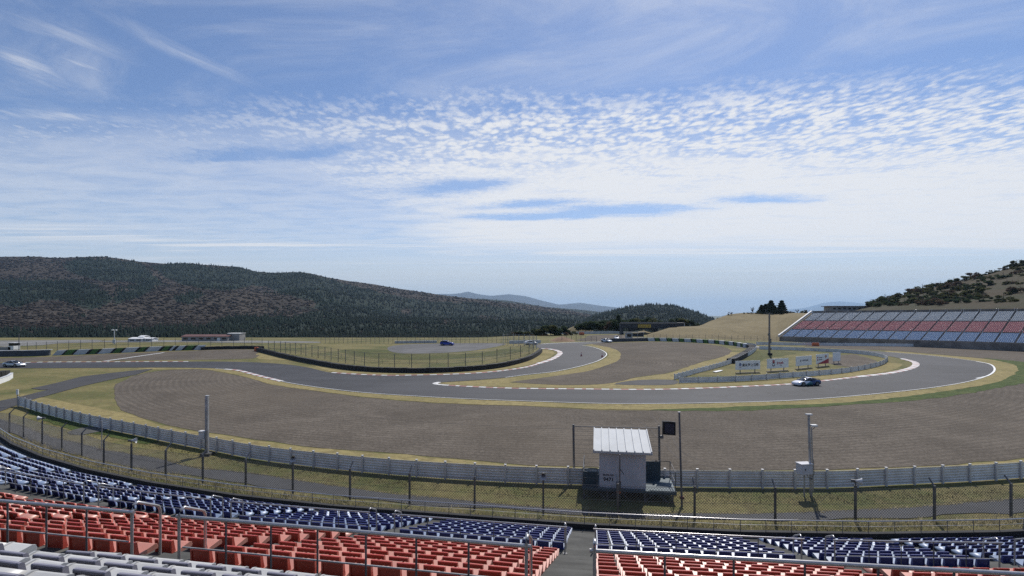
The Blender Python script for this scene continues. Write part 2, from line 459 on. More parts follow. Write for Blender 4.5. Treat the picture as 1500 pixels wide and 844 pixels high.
# straw verges along the track
def verge(line, w, dz=0.032, off=0.0, m='verge', jit=0.0):
    o = ribbon('grass_verge', line, w, M[m], dz, off=off, step=1.5)
    kind(o, 'structure'); return o
V1 = [(240,540.9),(288,539.6),(315,541.6),(347,545.5),(373,552.4),(410,561.5),(450,568.5),(530,578.4),(610,584.8),(690,589),(770,591.7),(889,595.8),(980,596.5),(1044,595.5),(1140,593),(1207,588.5),(1297,580.5),(1367,572),(1430,561)]
sheet_v = V1+[(1471,549),(1480,541),(1470,533),(1440,527)]
# dry verge between racing line and gravel (closed strips)
VS = [(200,539.2),(290,539.2),(318,540.2),(347,542.8),(373,549.5),(410,559),(450,566),(530,575.8),(610,581.3),(690,585.6),(770,588.5),(889,592.2),(980,592.2),(1044,591.2),(1140,588.6),(1207,584.6),(1297,576.6),(1367,568.6),(1415,560.6),(1447,551),(1457,541),(1447,533),(1420,528),(1380,523),(1340,519.3),(1300,516.2),
      (1300,514.2),(1340,517.2),(1393,521.6),(1440,525.6),(1475,530.5),(1491,538),(1488,548),(1458,561),(1400,571),(1330,582),(1250,590),(1150,595.5),(1044,599.5),(980,600.3),(889,600),(770,595),(690,592.5),(610,588.4),(530,581.4),(450,571),(400,563.6),(360,552.7),(320,544.5),(288,540.8),(240,542)]
kind(sheet('grass_verge', VS, M['verge'], 0.028, 2.0, 0.25), 'structure')
GS = [(940,601.2),(1060,597.5),(1100,595.5),(1207,591.3),(1287,585.8),(1367,575.8),(1447,563.5),(1484,550),(1491,541),(1482,533.5),(1455,527.5),(1442,525),(1500,530.5),(1568,538),(1568,550),(1500,561.6),(1447,571.6),(1367,584.6),(1287,590.6),(1207,595.8),(1100,601.6),(1000,602.2)]
kind(sheet('green_grass_strip', GS, M['green'], 0.036, 1.6, 0.45), 'stuff', 'green grass along the gravel edge')
# near lower straw strip between gravel and guard rail
LS = [(30,578),(100,590),(170,604),(187,606.7),(213,616.5),(267,628.6),(320,638.3),(400,648.6),(450,656),(557,664.7),(663,673),(740,681),(820,684.5),(980,692),(1100,692),(1216,690),(1360,684),(1500,674),(1600,662),(1640,668),(1560,680),(1483,688),(1402,692),(1316,695),(1224,699),(1100,699),(1000,698),(900,696),(777,692),(695,687),(586,676),(487,668),(378,658),(293,644),(213,629),(138,617),(60,598)]
kind(sheet('grass_verge', LS, M['verge'], 0.024, 2.0, 0.4), 'structure')
# verge of the left branch / inner curve
VB = [(380,526),(420,528),(450,533),(487,544.5),(530,547.5),(599,548.6),(663,547),(717,543.7),(766,537),(786,531.5),(802,525.5),(811,520),(812,517),(806,513.8),(793,512.2),(792,516),(786,521.5),(767,531),(717,541),(637,546.3),(583,546.3),(519,543),(450,532),(400,520.5),(380,517)]
kind(sheet('grass_verge', VB, M['verge'], 0.020, 1.6, 0.2), 'structure')
VC = [(642,561.5),(700,557.8),(740,554.5),(773,550),(807,546.5),(840,540.5),(862,535),(879,529.2),(889.5,523),(891,518.5),(884,512.8),(871,508.3),(858,505.8),(868,504.3),(880,506.3),(894,509.4),(908,515),(910.5,522),(905,529.6),(888,536.4),(861,544.5),(820,550.6),(780,556.1),(745,560.6),(775,562),(820,564.6),(884,563),(932,553.6),(980,547),(1007,537.8),(1033,529.5),(1060,522.5),(1073,515.5),(1085,516),(1075,524),(1050,533),(1020,546),(985,556),(985,561),(1100,560),(1200,551),(1270,541.5),(1301,531.5),(1318,533),(1313,540),(1285,546.5),(1207,556.3),(1153,561.6),(1100,564.3),(1033,567.2),(953,569.2),(847,568.5),(740,567.1),(680,564.5)]
kind(sheet('grass_verge', VC, M['verge'], 0.016, 2.0, 0.2), 'structure')
# service roads
SR = [(-60,600),(0,587.5),(27,582.5),(72,571),(62,571.5),(45,569.5),(80,562),(120,552),(160,547),(200,542.6),(224,540.6),(200,549),(160,557),(120,566),(80,577),(40,588),(27,593),(0,603),(-60,618)]
kind(sheet('service_road', SR, M['service'], 0.05, 2.0, 0.12, smooth=False), 'structure')
SR2 = [(900,563.2),(925,558),(960,556.2),(988,557),(988,563.5),(940,564.6)]
kind(sheet('service_road', SR2, M['service'], 0.040, 1.5, 0.1), 'structure')
AR = [(-40,607),(0,613.5),(32,623.7),(75,640),(110,648),(160,660),(227,670.7),(280,684),(370,694),(490,712),(557,721),(610,727),(703,735),(740,739),(900,750),(1100,753),(1245,749),(1360,741.6),(1500,730),(1600,720),
      (1600,742),(1500,750),(1360,757),(1245,761),(1100,762),(900,758),(770,748),(690,745),(583,737),(490,725),(400,716),(320,703),(240,692),(187,682.7),(117,668.5),(85,661),(43,645),(0,630),(-40,622)]
kind(sheet('access_road', AR, M['road'], 0.03, 1.2, 0.3), 'structure')
# tarmac pad of the infield, apron left of it, mats
PAD = [(568,512.5),(575,507),(600,504.6),(660,503.2),(720,502.8),(740,503.6),(722,509),(690,514),(640,517.5),(590,518)]
kind(sheet('tarmac_pad', PAD, M['pad'], 0.03, 2.0, 0.3), 'structure')
PATCH = [(98,634.5),(125,626),(150,624.5),(168,626),(150,632),(120,637.5)]
kind(sheet('concrete_patch', PATCH, M['concrete'], 0.045, 1.0, 0.15), 'structure')
LOT = [(-60,503),(-20,499.5),(60,498.6),(140,498),(140,502),(90,503),(60,506),(20,507),(-60,508)]
kind(sheet('far_car_park', LOT, M['lot'], 0.05, 3.0, 0.4), 'structure')
LOT2 = [(150,499.5),(260,498.5),(390,499.5),(470,501),(470,502.2),(390,502.5),(260,501.5),(150,501.5)]
kind(sheet('far_car_park', LOT2, M['lot'], 0.05, 3.0, 0.4), 'structure')
kind(sheet('green_grass_patch', [(500,512.5),(560,512),(600,519),(700,517.5),(740,511.5),(765,513),(710,523),(600,527),(520,521)], M['olive'], 0.012, 2.0, 0.6), 'stuff', 'greener grass below the tarmac pad of the infield')
kind(sheet('green_grass_patch', [(1080,530),(1096,523),(1109,514),(1135,514.5),(1165,517),(1150,521),(1125,525),(1105,531)], M['olive'], 0.012, 2.0, 0.6), 'stuff', 'greener grass around the foot of the infield mast')
kind(sheet('green_grass_patch', [(40,600),(75,607),(110,617),(160,630),(215,643),(235,648),(215,651),(165,640),(120,633),(80,622),(45,607)], M['green'], 0.022, 1.0, 0.3), 'stuff', 'green moss strip behind the left guard rail')
kind(sheet('infield_gravel', [(1215,533),(1222,522),(1250,519.5),(1262,522),(1285,530),(1275,536),(1250,538.5)], M['gravel'], 0.014, 2.0, 0.4), 'structure')
# white lines
for ln, w in (([(315,540.3),(347,542.6),(373,549.2),(410,558.6),(450,565.6),(530,575.3),(610,580.9),(690,585.1),(770,588.1),(889,591.7),(980,591.7),(1044,590.7),(1140,588.1),(1207,584.1),(1297,576.1),(1367,568.1),(1415,560.1),(1447,550.8),(1457,541),(1447,533),(1420,528),(1380,523),(1340,519.1),(1300,516.1)], 0.16),
              ([(740,553.5),(773,549.1),(807,545.5),(840,539.2),(860,534.2),(876,528.9),(886.5,522.7),(888.5,518.5),(881,513),(868,508.7),(853,506)], 0.20),
              ([(792,504.3),(847,501.6),(880,500.8)], 0.5)):
    kind(ribbon('white_line', ln, w, M['white'], 0.066), 'structure')
kind(ribbon('white_line', [(1430,555),(1447,550.8),(1457,541),(1447,533),(1430,530)], 0.30, M['white'], 0.074), 'structure')
kind(ribbon('white_line', [(152,529.6),(198,523),(240,517)], 0.55, M['white'], 0.070), 'structure')
kind(ribbon('white_line', [(1100,508.0),(1140,508.9),(1178,510)], 0.8, M['white'], 0.066), 'structure')
for ln in ([(985,640),(992,655),(1008,668),(1040,678),(1090,685),(1140,688)], [(975,650),(985,664),(1004,676),(1040,684),(1075,688)], [(930,612),(948,626),(962,640),(972,652)], [(955,610),(968,624),(980,638)], [(520,610),(620,618),(760,626),(900,630),(1060,630)]):
    kind(ribbon('tyre_rut', ln, 0.16, M['rut'], 0.026, step=1.0), 'structure')
# kerbs
RW = [M['kerbwhite'], M['redpaint']]
def kerb(line, seg=1.7, w=0.9, h=0.05, pattern=(0, 1)):
    kind(ribbon('track_kerb', line, w, RW, 0.070, seg=seg, h=h, step=0.55, pattern=pattern), 'structure')
kerb([(20,531.8),(60,531),(120,530.6),(200,530.3),(277,530)], 1.05, 0.9)
kerb([(330,541.2),(347,542.8),(373,549.2),(385,552.3),(400,556),(413,559.2)], 1.0, 0.9, pattern=(0, 0, 1))
kerb([(487,546.3),(530,549),(575,550.4),(599,550.1),(663,548.6),(717,545.4),(770,538.3),(790,532.6)], 1.08, 0.9)
kerb([(789,532.8),(807,527),(818,520.8),(820.5,517.2),(816,513.9),(804,511.6),(793,510.9)], 1.2, 1.3, pattern=(0, 1, 0))
kerb([(643,560.6),(637.5,562),(638,563),(648,564.5)], 5, 0.9, pattern=(0,))
kerb([(648,564.5),(680,566.3),(740,569),(847,570.3),(953,571),(1033,569),(1100,566.1),(1153,563.4),(1207,558.1),(1260,552)], 1.02, 0.9)
kerb([(1258,552.2),(1300,547.4),(1327,542),(1341,536),(1338.5,530.5),(1322,526)], 1.1, 1.25, pattern=(0, 0, 1))

# ---------------------------------------------------------------- far terrain
def nz(x, y, s, oct=4, seed=0.0):
    return noise.fractal(Vector((x*s+seed, y*s-seed, seed*1.7)), 0.9, 2.1, oct)
def interp(keys, x):
    if x <= keys[0][0]: return keys[0][1]
    for (a, va), (b, vb) in zip(keys, keys[1:]):
        if x <= b: return va+(vb-va)*(x-a)/(b-a)
    return keys[-1][1]
def range_mesh(name, ridge, dist, near, base_v, x0, x1, dx, rows, rough, mt, seed, back=0.25, shape=0.85):
    """hills seen across the valley: columns of real terrain rising with distance to the ridge"""
    cols = np.arange(x0, x1+dx, dx); P = np.zeros((len(cols), rows+6, 3))
    for i, px in enumerate(cols):
        u = px-CX; Dr = interp(dist, px); vr = interp(ridge, px)-HY
        for j in range(rows+6):
            t = j/(rows-1)
            if t <= 1:
                d = near+(Dr-near)*t**1.25
                v = base_v+(vr-base_v)*(t**shape)
                z = CAMZ-v*d/F
                x = u*d/F
                a = rough*d*(0.25+0.75*math.sin(math.pi*min(1, t)))
                n = nz(x, d, 1/(0.22*Dr), 5, seed)*a*(1.0 if t < 0.97 else 0.6)
                z += n*(0.35 if t > 0.9 else 1.0)
            else:
                d = Dr*(1+back*(t-1)*10); z = CAMZ-vr*Dr/F-(t-1)*10*0.05*Dr; x = u*d/F
            P[i, j] = (x, d, z)
    nr = rows+6
    I = (np.arange(len(cols)-1)*nr)[:, None]+np.arange(nr-1)[None, :]
    Fq = np.stack([I, I+nr, I+nr+1, I+1], -1).reshape(-1, 4)
    o = bpy.data.objects.new(name, arrays(name, P.reshape(-1, 3), Fq, mt, smooth=True)); COL.objects.link(o)
    kind(o, 'structure'); return cols, P
def hillmat():
    m, b, tc = begin('far_hillside')
    v = tc.outputs['Object']
    a = X.nt.nodes.new('ShaderNodeAttribute'); a.attribute_name = 'stand'
    n = noi(v, 0.012, 7, 0.7, 0.4); n2 = noi(v, 0.10, 5, 0.7)
    br = mixc(sstep(n*0.6+n2*0.4, 0.36, 0.64), (0.038, 0.033, 0.028), (0.068, 0.055, 0.043))
    dk = mixc(sstep(n2, 0.35, 0.65), (0.012, 0.021, 0.017), (0.030, 0.040, 0.028))
    setcol(b, mixc(sstep(X(a.outputs['Fac'])+(n2-0.5)*0.5, 0.25, 0.62), br, dk))
    b.inputs['Roughness'].default_value = 0.95; b.inputs['Specular IOR Level'].default_value = 0.1
    bump(b, n2, 0.5, 3.0)
    return m
M['hillfar'] = hillmat()
ridgeL = [(-1300,470),(-1000,425),(-700,400),(-260,380),(0,376),(50,375.5),(80,378),(110,377),(150,376),(175,379),(200,383),(240,386),(270,385),(300,388),(350,391),(375,398),(400,400),(440,399),(455,401),(480,407),(510,412),(550,417),(580,422),(640,431),(700,438),(760,445),(830,454),(870,462),(930,474),(1000,490)]
distL = [(-260,1500),(0,1500),(400,1600),(700,1900),(900,2100),(1000,2100)]
colL, PL = range_mesh('hills', ridgeL, distL, 330, 42, -1300, 1000, 5, 100, 0.022, M['hillfar'], 1.3)
ridgeM = [(660,450),(700,437.5),(745,440.5),(800,450),(840,453),(870,456),(900,460),(960,470),(1040,480)]
HILL_OB = bpy.data.objects['hills']
colM, PM = range_mesh('hills', ridgeM, [(660,3200),(1040,3200)], 1200, 20, 640, 1040, 6, 40, 0.012, M['hillfar'], 5.1)
ridgeR = [(840,476),(870,463),(885,457.5),(920,449.5),(955,446.5),(985,447.5),(1010,453.5),(1030,461),(1045,468),(1080,482)]
colR, PR = range_mesh('hills', ridgeR, [(840,1300),(1080,1300)], 420, 36, 835, 1085, 5, 50, 0.010, M['hillfar'], 8.4)
range_mesh('mountains', [(560,450),(610,440),(645,430.5),(660,431),(675,429.5),(685,427),(700,431),(720,433.5),(745,431),(770,434),(800,442),(820,446.5),(850,443.5),(880,448),(905,450.5),(960,458),(1010,470)], [(560,11500),(1010,11500)], 7000, 12, 560, 1010, 6, 20, 0.003, M['mountain'], 2.2)
range_mesh('mountains', [(1030,468),(1060,462),(1100,458),(1140,455),(1180,451),(1210,443),(1230,441.5),(1260,444),(1300,452),(1360,458),(1420,462)], [(1030,24000),(1420,24000)], 16000, 8, 1030, 1420, 8, 16, 0.0015, M['mountain'], 6.2)

# forest on the hills: conifers and bare broadleaf crowns, one mass each
def inpoly(x, y, poly):
    c = False; j = len(poly)-1
    for i in range(len(poly)):
        if (poly[i][1] > y) != (poly[j][1] > y) and x < (poly[j][0]-poly[i][0])*(y-poly[i][1])/(poly[j][1]-poly[i][1])+poly[i][0]: c = not c
        j = i
    return c
DARK = [[(-260,412),(0,411),(40,412),(110,413),(140,420),(160,432),(162,440),(140,452),(115,449),(95,441),(60,440),(25,451),(0,446),(-260,450)],
        [(92,389),(110,380),(150,377),(175,380),(200,384),(215,392),(226,404),(236,414),(215,420),(180,412),(150,412),(120,404),(100,398)],
        [(222,391),(250,386),(275,385),(300,389),(350,392),(380,399),(400,402),(400,420),(372,419),(330,425),(300,424),(270,418),(250,410)],
        [(165,445),(200,438),(232,420),(210,418),(170,425)],
        [(255,437),(285,428),(300,430),(285,446),(262,444)],
        [(-260,488),(0,484),(60,488),(90,483),(140,480),(200,484),(240,480),(300,480),(340,464),(400,464),(400,498),(200,500),(-260,500)],
        [(380,400),(440,399),(480,408),(520,420),(560,430),(610,440),(700,445),(900,470),(1000,500),(300,500),(330,476),(400,462),(440,462),(470,455),(455,440),(420,432),(395,422)]]
BROWN = [[(400,447),(430,449),(445,460),(430,466),(390,464),(375,452)], [(500,411),(560,418),(640,431),(620,434),(570,430),(520,420)],
         [(690,462),(715,464),(745,470),(740,474),(700,468)], [(590,452),(605,454),(600,460),(585,458)], [(640,466),(662,465),(668,474),(645,476)]]
def forest(cols, P, n, mode):
    con, dec = [], []
    nr = P.shape[1]-6
    for _ in range(n):
        i = rng.uniform(0, len(cols)-1.001); j = rng.uniform(0.5, nr-1.02)
        a, b = int(i), int(j); fi, fj = i-a, j-b
        p = (P[a, b]*(1-fi)+P[a+1, b]*fi)*(1-fj)+(P[a, b+1]*(1-fi)+P[a+1, b+1]*fi)*fj
        px, py = pix(p)
        if mode == 'mixed':
            d = 0.0
            q = nz(p[0], p[1], 1/170.0, 4, 3.0)
            for pl in DARK:
                if inpoly(px+rng.normal(0, 1.5), py+rng.normal(0, 1.0), pl): d = 0.88; break
            for pl in BROWN:
                if inpoly(px+rng.normal(0, 2), py+rng.normal(0, 1.0), pl): d = 0.08
            d += 0.16*q if d > 0.4 else (0.22 if q > 0.35 else 0.0)
            isdark = rng.random() < d
            if not isdark and rng.random() < 0.22: continue
            if j < 9: isdark = isdark or rng.random() < 0.8
        else: isdark = rng.random() < 0.9
        (con if isdark else dec).append(p)
    return np.array(con).reshape(-1, 3), np.array(dec).reshape(-1, 3)
def cones(name, pts, hmin, hmax, mt):
    n = len(pts); k = 5
    h = rng.uniform(hmin, hmax, n)*rng.uniform(0.55, 1.0, n)*(0.35+0.65*np.clip(pts[:, 1]/1000.0, 0, 1.05)); r = h*rng.uniform(0.17, 0.27, n); a0 = rng.uniform(0, 6.28, n)
    A = a0[:, None]+np.arange(k)[None, :]*2*math.pi/k
    base = np.stack([pts[:, 0, None]+np.cos(A)*r[:, None], pts[:, 1, None]+np.sin(A)*r[:, None], np.repeat((pts[:, 2]+0.08*h)[:, None], k, 1)], -1)
    low = base.copy(); low[:, :, 2] -= 0.25*h[:, None]; low[:, :, :2] = (low[:, :, :2]+pts[:, None, :2]*3)/4
    tip = pts.copy(); tip[:, 2] += h
    Vv = np.concatenate([base, low, tip[:, None, :]], 1).reshape(-1, 3)
    o = np.arange(n)[:, None]*(2*k+1)
    f1 = np.stack([o+np.arange(k), o+(np.arange(k)+1) % k, np.repeat(o+2*k, k, 1)], -1).reshape(-1, 3)
    ob = bpy.data.objects.new(name, arrays(name, Vv, f1, mt)); COL.objects.link(ob); return ob
def domes(name, pts, rmin, rmax, mt):
    n = len(pts); k = 6
    r = (rmin+(rmax-rmin)*rng.random(n)**2.2)*(0.35+0.65*np.clip(pts[:, 1]/1100.0, 0, 1.2)); h = r*rng.uniform(0.25, 0.7, n); a0 = rng.uniform(0, 6.28, n)
    rings = []
    for (rr, hh) in ((0.75, -0.1), (1.0, 0.35), (0.6, 0.85)):
        A = a0[:, None]+np.arange(k)[None, :]*2*math.pi/k
        j = rng.uniform(0.75, 1.2, (n, k))
        rings.append(np.stack([pts[:, 0, None]+np.cos(A)*r[:, None]*rr*j, pts[:, 1, None]+np.sin(A)*r[:, None]*rr*j, pts[:, 2, None]+h[:, None]*hh*rng.uniform(0.85, 1.15, (n, k))], -1))
    tip = pts.copy(); tip[:, 2] += h
    Vv = np.concatenate(rings+[tip[:, None, :]], 1).reshape(-1, 3)
    o = np.arange(n)[:, None]*(3*k+1); kk = np.arange(k); fs = []
    for q in (0, 1):
        a = o+q*k+kk; b = o+q*k+(kk+1) % k; c = o+(q+1)*k+(kk+1) % k; d = o+(q+1)*k+kk
        fs += [np.stack([a, b, c], -1).reshape(-1, 3), np.stack([a, c, d], -1).reshape(-1, 3)]
    fs.append(np.stack([o+2*k+kk, o+2*k+(kk+1) % k, np.repeat(o+3*k, k, 1)], -1).reshape(-1, 3))
    ob = bpy.data.objects.new(name, arrays(name, Vv, np.concatenate(fs), mt)); COL.objects.link(ob); return ob
at_ = HILL_OB.data.attributes.new('stand', 'FLOAT', 'POINT')
vals = np.zeros(len(HILL_OB.data.vertices))
for i_, p_ in enumerate(PL.reshape(-1, 3)):
    px, py = pix(p_); q = nz(p_[0], p_[1], 1/120.0, 5, 3.0)
    d_ = 0.0
    for pl in DARK:
        if inpoly(px+q*9, py+q*4, pl): d_ = 0.9; break
    for pl in BROWN:
        if inpoly(px+q*6, py+q*3, pl): d_ = 0.0
    vals[i_] = min(1, max(0, d_+q*0.5))
at_.data.foreach_set('value', vals)
for ob_ in COL.objects:
    if ob_.name.startswith('hills.'):
        at_ = ob_.data.attributes.new('stand', 'FLOAT', 'POINT'); at_.data.foreach_set('value', np.full(len(ob_.data.vertices), 0.8))
c1, d1 = forest(colL, PL, 105000, 'mixed')
c2, d2 = forest(colR, PR, 7000, 'con')
c3, d3 = forest(colM, PM, 5000, 'con')
kind(cones('conifer_forest', np.concatenate([c1, c2, c3]), 4.5, 9.5, M['farconifer']), 'stuff', 'dark conifer forest covering the distant hills')
kind(domes('broadleaf_forest', np.concatenate([d1, d2, d3]), 1.4, 4.2, M['farbrown']), 'stuff', 'bare brown broadleaf woods on the distant hills')

# ---------------------------------------------------------------- right hand hill (grass slope, bushy hill behind the stand)
ST0 = Vector((108.0, 208.0)); STE = Vector((0.587, -0.8096)); STN = Vector((0.8096, 0.587)); STL = 112.0
def stand_front(u):
    q = u/F
    s = (q*ST0.y-ST0.x)/(STE.x-q*STE.y); return ST0.y+STE.y*s
def stand_back(u, dep=31.0):
    q = u/F; B = ST0+STN*dep
    s = (q*B.y-B.x)/(STE.x-q*STE.y); return B.y+STE.y*s
HK = {925:[(190,503),(202,502),(215,500),(240,499),(300,505),(380,520)], 950:[(195,502),(202,496.5),(217,492),(240,489),(300,500),(380,515)],
      980:[(195,502),(203,497.5),(224,480.3),(252,479.3),(320,488),(380,500)], 1000:[(195,502),(203,498.5),(224,478.8),(255,478),(320,486),(380,500)],
      1030:[(195,502),(203,499.5),(226,479),(252,477),(275,475.5),(380,482)], 1040:[(195,502),(203,500),(226,480),(252,477),(280,470.3),(380,476)],
      1050:[(195,503),(203,500.5),(226,481),(252,477),(282,466.7),(380,472)], 1066:[(195,503),(203,501),(226,482.5),(252,475.5),(285,460.9),(380,466)],
      1095:[(195,504),(205,501.5),(226,485),(252,474),(287,458),(380,462)], 1135:[(195,505),(207,500.5),(227,488),(252,473),(285,459),(380,461)]}
RT = [(1150,459),(1200,459),(1240,457),(1265,449),(1300,436.5),(1350,424.5),(1400,412.5),(1450,400.5),(1500,386.5),(1560,372),(1640,360),(1750,350)]
for px in (1160,1200,1240,1270,1300,1350,1400,1450,1500,1560,1640,1750):
    u = px-CX; zf, zb = stand_front(u), stand_back(u)
    yt = 458-(px-1195)/305.0*11
    gy = lambda z: HY+(CAMZ-hz(u*z/F, z))*F/z
    HK[px] = [(zf-6, gy(zf-6)+1.5), (zf+9, gy(zf+9)-1), (zb+1, yt+9), (zb+9, yt+2.2), (max(300, zb+70), interp(RT, px)), (430, interp(RT, px)+14)]
hk = sorted(HK); cols = np.arange(925, 1750, 5.0); rows = 60; PH = np.zeros((len(cols), rows, 3))
for i, px in enumerate(cols):
    a = max(k for k in hk if k <= px); b = min(k for k in hk if k >= px) ; f = 0 if a == b else (px-a)/(b-a)
    key = [((1-f)*p[0]+f*q[0], (1-f)*p[1]+f*q[1]) for p, q in zip(HK[a], HK[b])]
    kd = np.array([k[0] for k in key]); kv = np.array([k[1] for k in key])
    for j in range(rows):
        d = kd[0]+(kd[-1]-kd[0])*j/(rows-1)
        y = np.interp(d, kd, kv); zz = CAMZ-(y-HY)*d/F; x = (px-CX)*d/F
        amp = 0.35 if j > 2 else 0.0
        zz += nz(x, d, 0.05, 4, 2.0)*amp*(1.0 if px < 1150 else (1.8 if d > stand_back(px-CX)+12 else 0.0))
        PH[i, j] = (x, d, zz)
I = (np.arange(len(cols)-1)*rows)[:, None]+np.arange(rows-1)[None, :]
Fq = np.stack([I, I+rows, I+rows+1, I+1], -1).reshape(-1, 4)
cx_ = (cols[:-1, None]+np.zeros((1, rows-1))).reshape(-1)
kind(bpy.data.objects.new('hill', arrays('hill', PH.reshape(-1, 3), Fq, [M['hillgrass'], M['scrubhill']], (cx_ > 1232).astype(int), smooth=True)), 'structure')
COL.objects.link(bpy.data.objects['hill'])
def on_hill(px, frac):
    """point of the right hill: frac 0..1 from front to back of its rows"""
    i = min(len(cols)-2, max(0, (px-925)/5.0)); a = int(i); f = i-a
    j = frac*(rows-1); b = min(rows-2, int(j)); h = j-b
    return Vector((PH[a, b]*(1-f)+PH[a+1, b]*f)*(1-h)+Vector((PH[a, b+1]*(1-f)+PH[a+1, b+1]*f))*h)
def hill_at(px, py, lo=0.0, back=False):
    best = None
    hi = lo; ym = 1e9
    for k in range(120):
        q = pix(on_hill(px, lo+(1-lo)*k/119))[1]
        if q < ym: ym = q; hi = lo+(1-lo)*k/119
    for k in range(240):
        fr = lo+(hi-lo)*k/239; p = on_hill(px, fr); e = abs(pix(p)[1]-py)
        if best is None or e < best[0]-1e-6: best = (e, p)
    return best[1]
# ================================================================ NEAR GRANDSTAND
CC = Vector((16.0, 101.5)); A0 = 8.97; DA = 4.35
def o_(a): return 0.135*max(0.0, a-13.0)
def corner(R, a):
    r = R+o_(a); return Vector((CC.x-r*math.sin(R_(a)), CC.y-r*math.cos(R_(a))))
ANG_R = {-4: -8.4, -3: -4.1, -2: 0.3, -1: 4.6, 0: 9.25, 1: 13.45, 2: 17.8}
ANG_B = {-4: -8.4, -3: -4.05, -2: 0.27, -1: 4.28, 0: 9.25, 1: 13.95, 2: 18.3}
def ang(k, R=95.0):
    T = ANG_B if R < 86.9 else ANG_R
    return T[k] if k <= 2 else T[2]+DA*(k-2)
KMIN, KMAX = -4, 8           # bays k: between ang(k) and ang(k+1)
GREY = [(96.96+0.758*i, 3.195-0.34*i) for i in range(7)]
RED = [(94.95-0.758*i, 4.05+0.284*i) for i in range(10)]
BLUE = [(85.2-0.758*i, 7.72+0.235*i) for i in range(8)]
TR = 0.25
prof = []  # (R, z) from back to front
for R, d in reversed(GREY):
    prof += [(R+0.71, CAMZ-d-TR), (R-0.05, CAMZ-d-TR)]
zg = CAMZ-GREY[0][1]-TR
prof += [(GREY[0][0]-0.05, zg-0.36), (GREY[0][0]-0.72, zg-0.36)]
prof += [(GREY[0][0]-0.72, CAMZ-4.30)]
for i, (R, d) in enumerate(RED):
    if i: prof += [(R+0.708, CAMZ-d-TR)]
    prof += [(R-0.05, CAMZ-d-TR)]
zr = CAMZ-RED[-1][1]-TR; Rr = RED[-1][0]
prof += [(Rr-0.05, zr-0.29), (Rr-0.75, zr-0.29), (Rr-0.75, CAMZ-7.97)]
for i, (R, d) in enumerate(BLUE):
    if i: prof += [(R+0.708, CAMZ-d-TR)]
    prof += [(R-0.05, CAMZ-d-TR)]
RF = BLUE[-1][0]; zf = CAMZ-BLUE[-1][1]-TR
prof += [(RF-0.05, zf-0.235), (RF-0.95, zf-0.235), (RF-0.95, CAMZ-9.60), (RF-1.17, CAMZ-9.60), (RF-1.17, -0.3)]
prof = [(102.6, -0.3)]+prof
stand = thing('grandstand', 'concrete grandstand terraces carrying the near blue, red and grey seats', 'grandstand', (0, 10, 0))
def stand_mesh(pr, name, m, ks=None):
    b = MB(); ks = ks or list(range(KMIN, KMAX+2))
    n = len(pr); vs = []; fs = []
    for k in ks:
        for R, z in pr:
            c = corner(R, ang(k, R)); vs.append((c.x, c.y-10, z))
    for i in range(len(ks)-1):
        for j in range(n-1):
            fs.append((i*n+j, i*n+j+1, (i+1)*n+j+1, (i+1)*n+j))
    b.add(vs, fs); return b.build(name, m, stand)
ip = len(prof)-3
stand_mesh(prof[:ip], 'terrace', M['concrete'])
stand_mesh([(RF-0.95, zf-0.235-0.02), (RF-0.95, CAMZ-9.60), (RF-1.17, CAMZ-9.60), (RF-1.17, -0.3)], 'parapet', M['darkconcrete'])
# half steps in the stairways
steps = []
for k in range(KMIN, KMAX+1):
    for rows_ in (GREY, RED, BLUE):
        for i, (R, d) in enumerate(rows_):
            if i == len(rows_)-1 and rows_ is BLUE: continue
            if rows_ is GREY and i == 0: continue
            rise = {0: 0.34, 1: 0.284, 2: 0.235}[0 if rows_ is GREY else 1 if rows_ is RED else 2]
            c = corner(R-0.05-0.19, ang(k, R)); a = R_(ang(k, R))
            z = CAMZ-d-TR-rise/2
            steps.append((c.length, (c.x, c.y-10, z-rise/4-0.002), (0.98, 0.36, rise/2+0.004), -a))
steps.sort(key=lambda s: s[0])
for s in steps[:90]:
    b = MB(); b.box(*s[1:]); b.build('stair_step', M['concrete'], stand)
b = MB()
for s in steps[90:]: b.box(*s[1:])
kind(b.build('stair_steps', M['concrete'], stand), 'stuff')

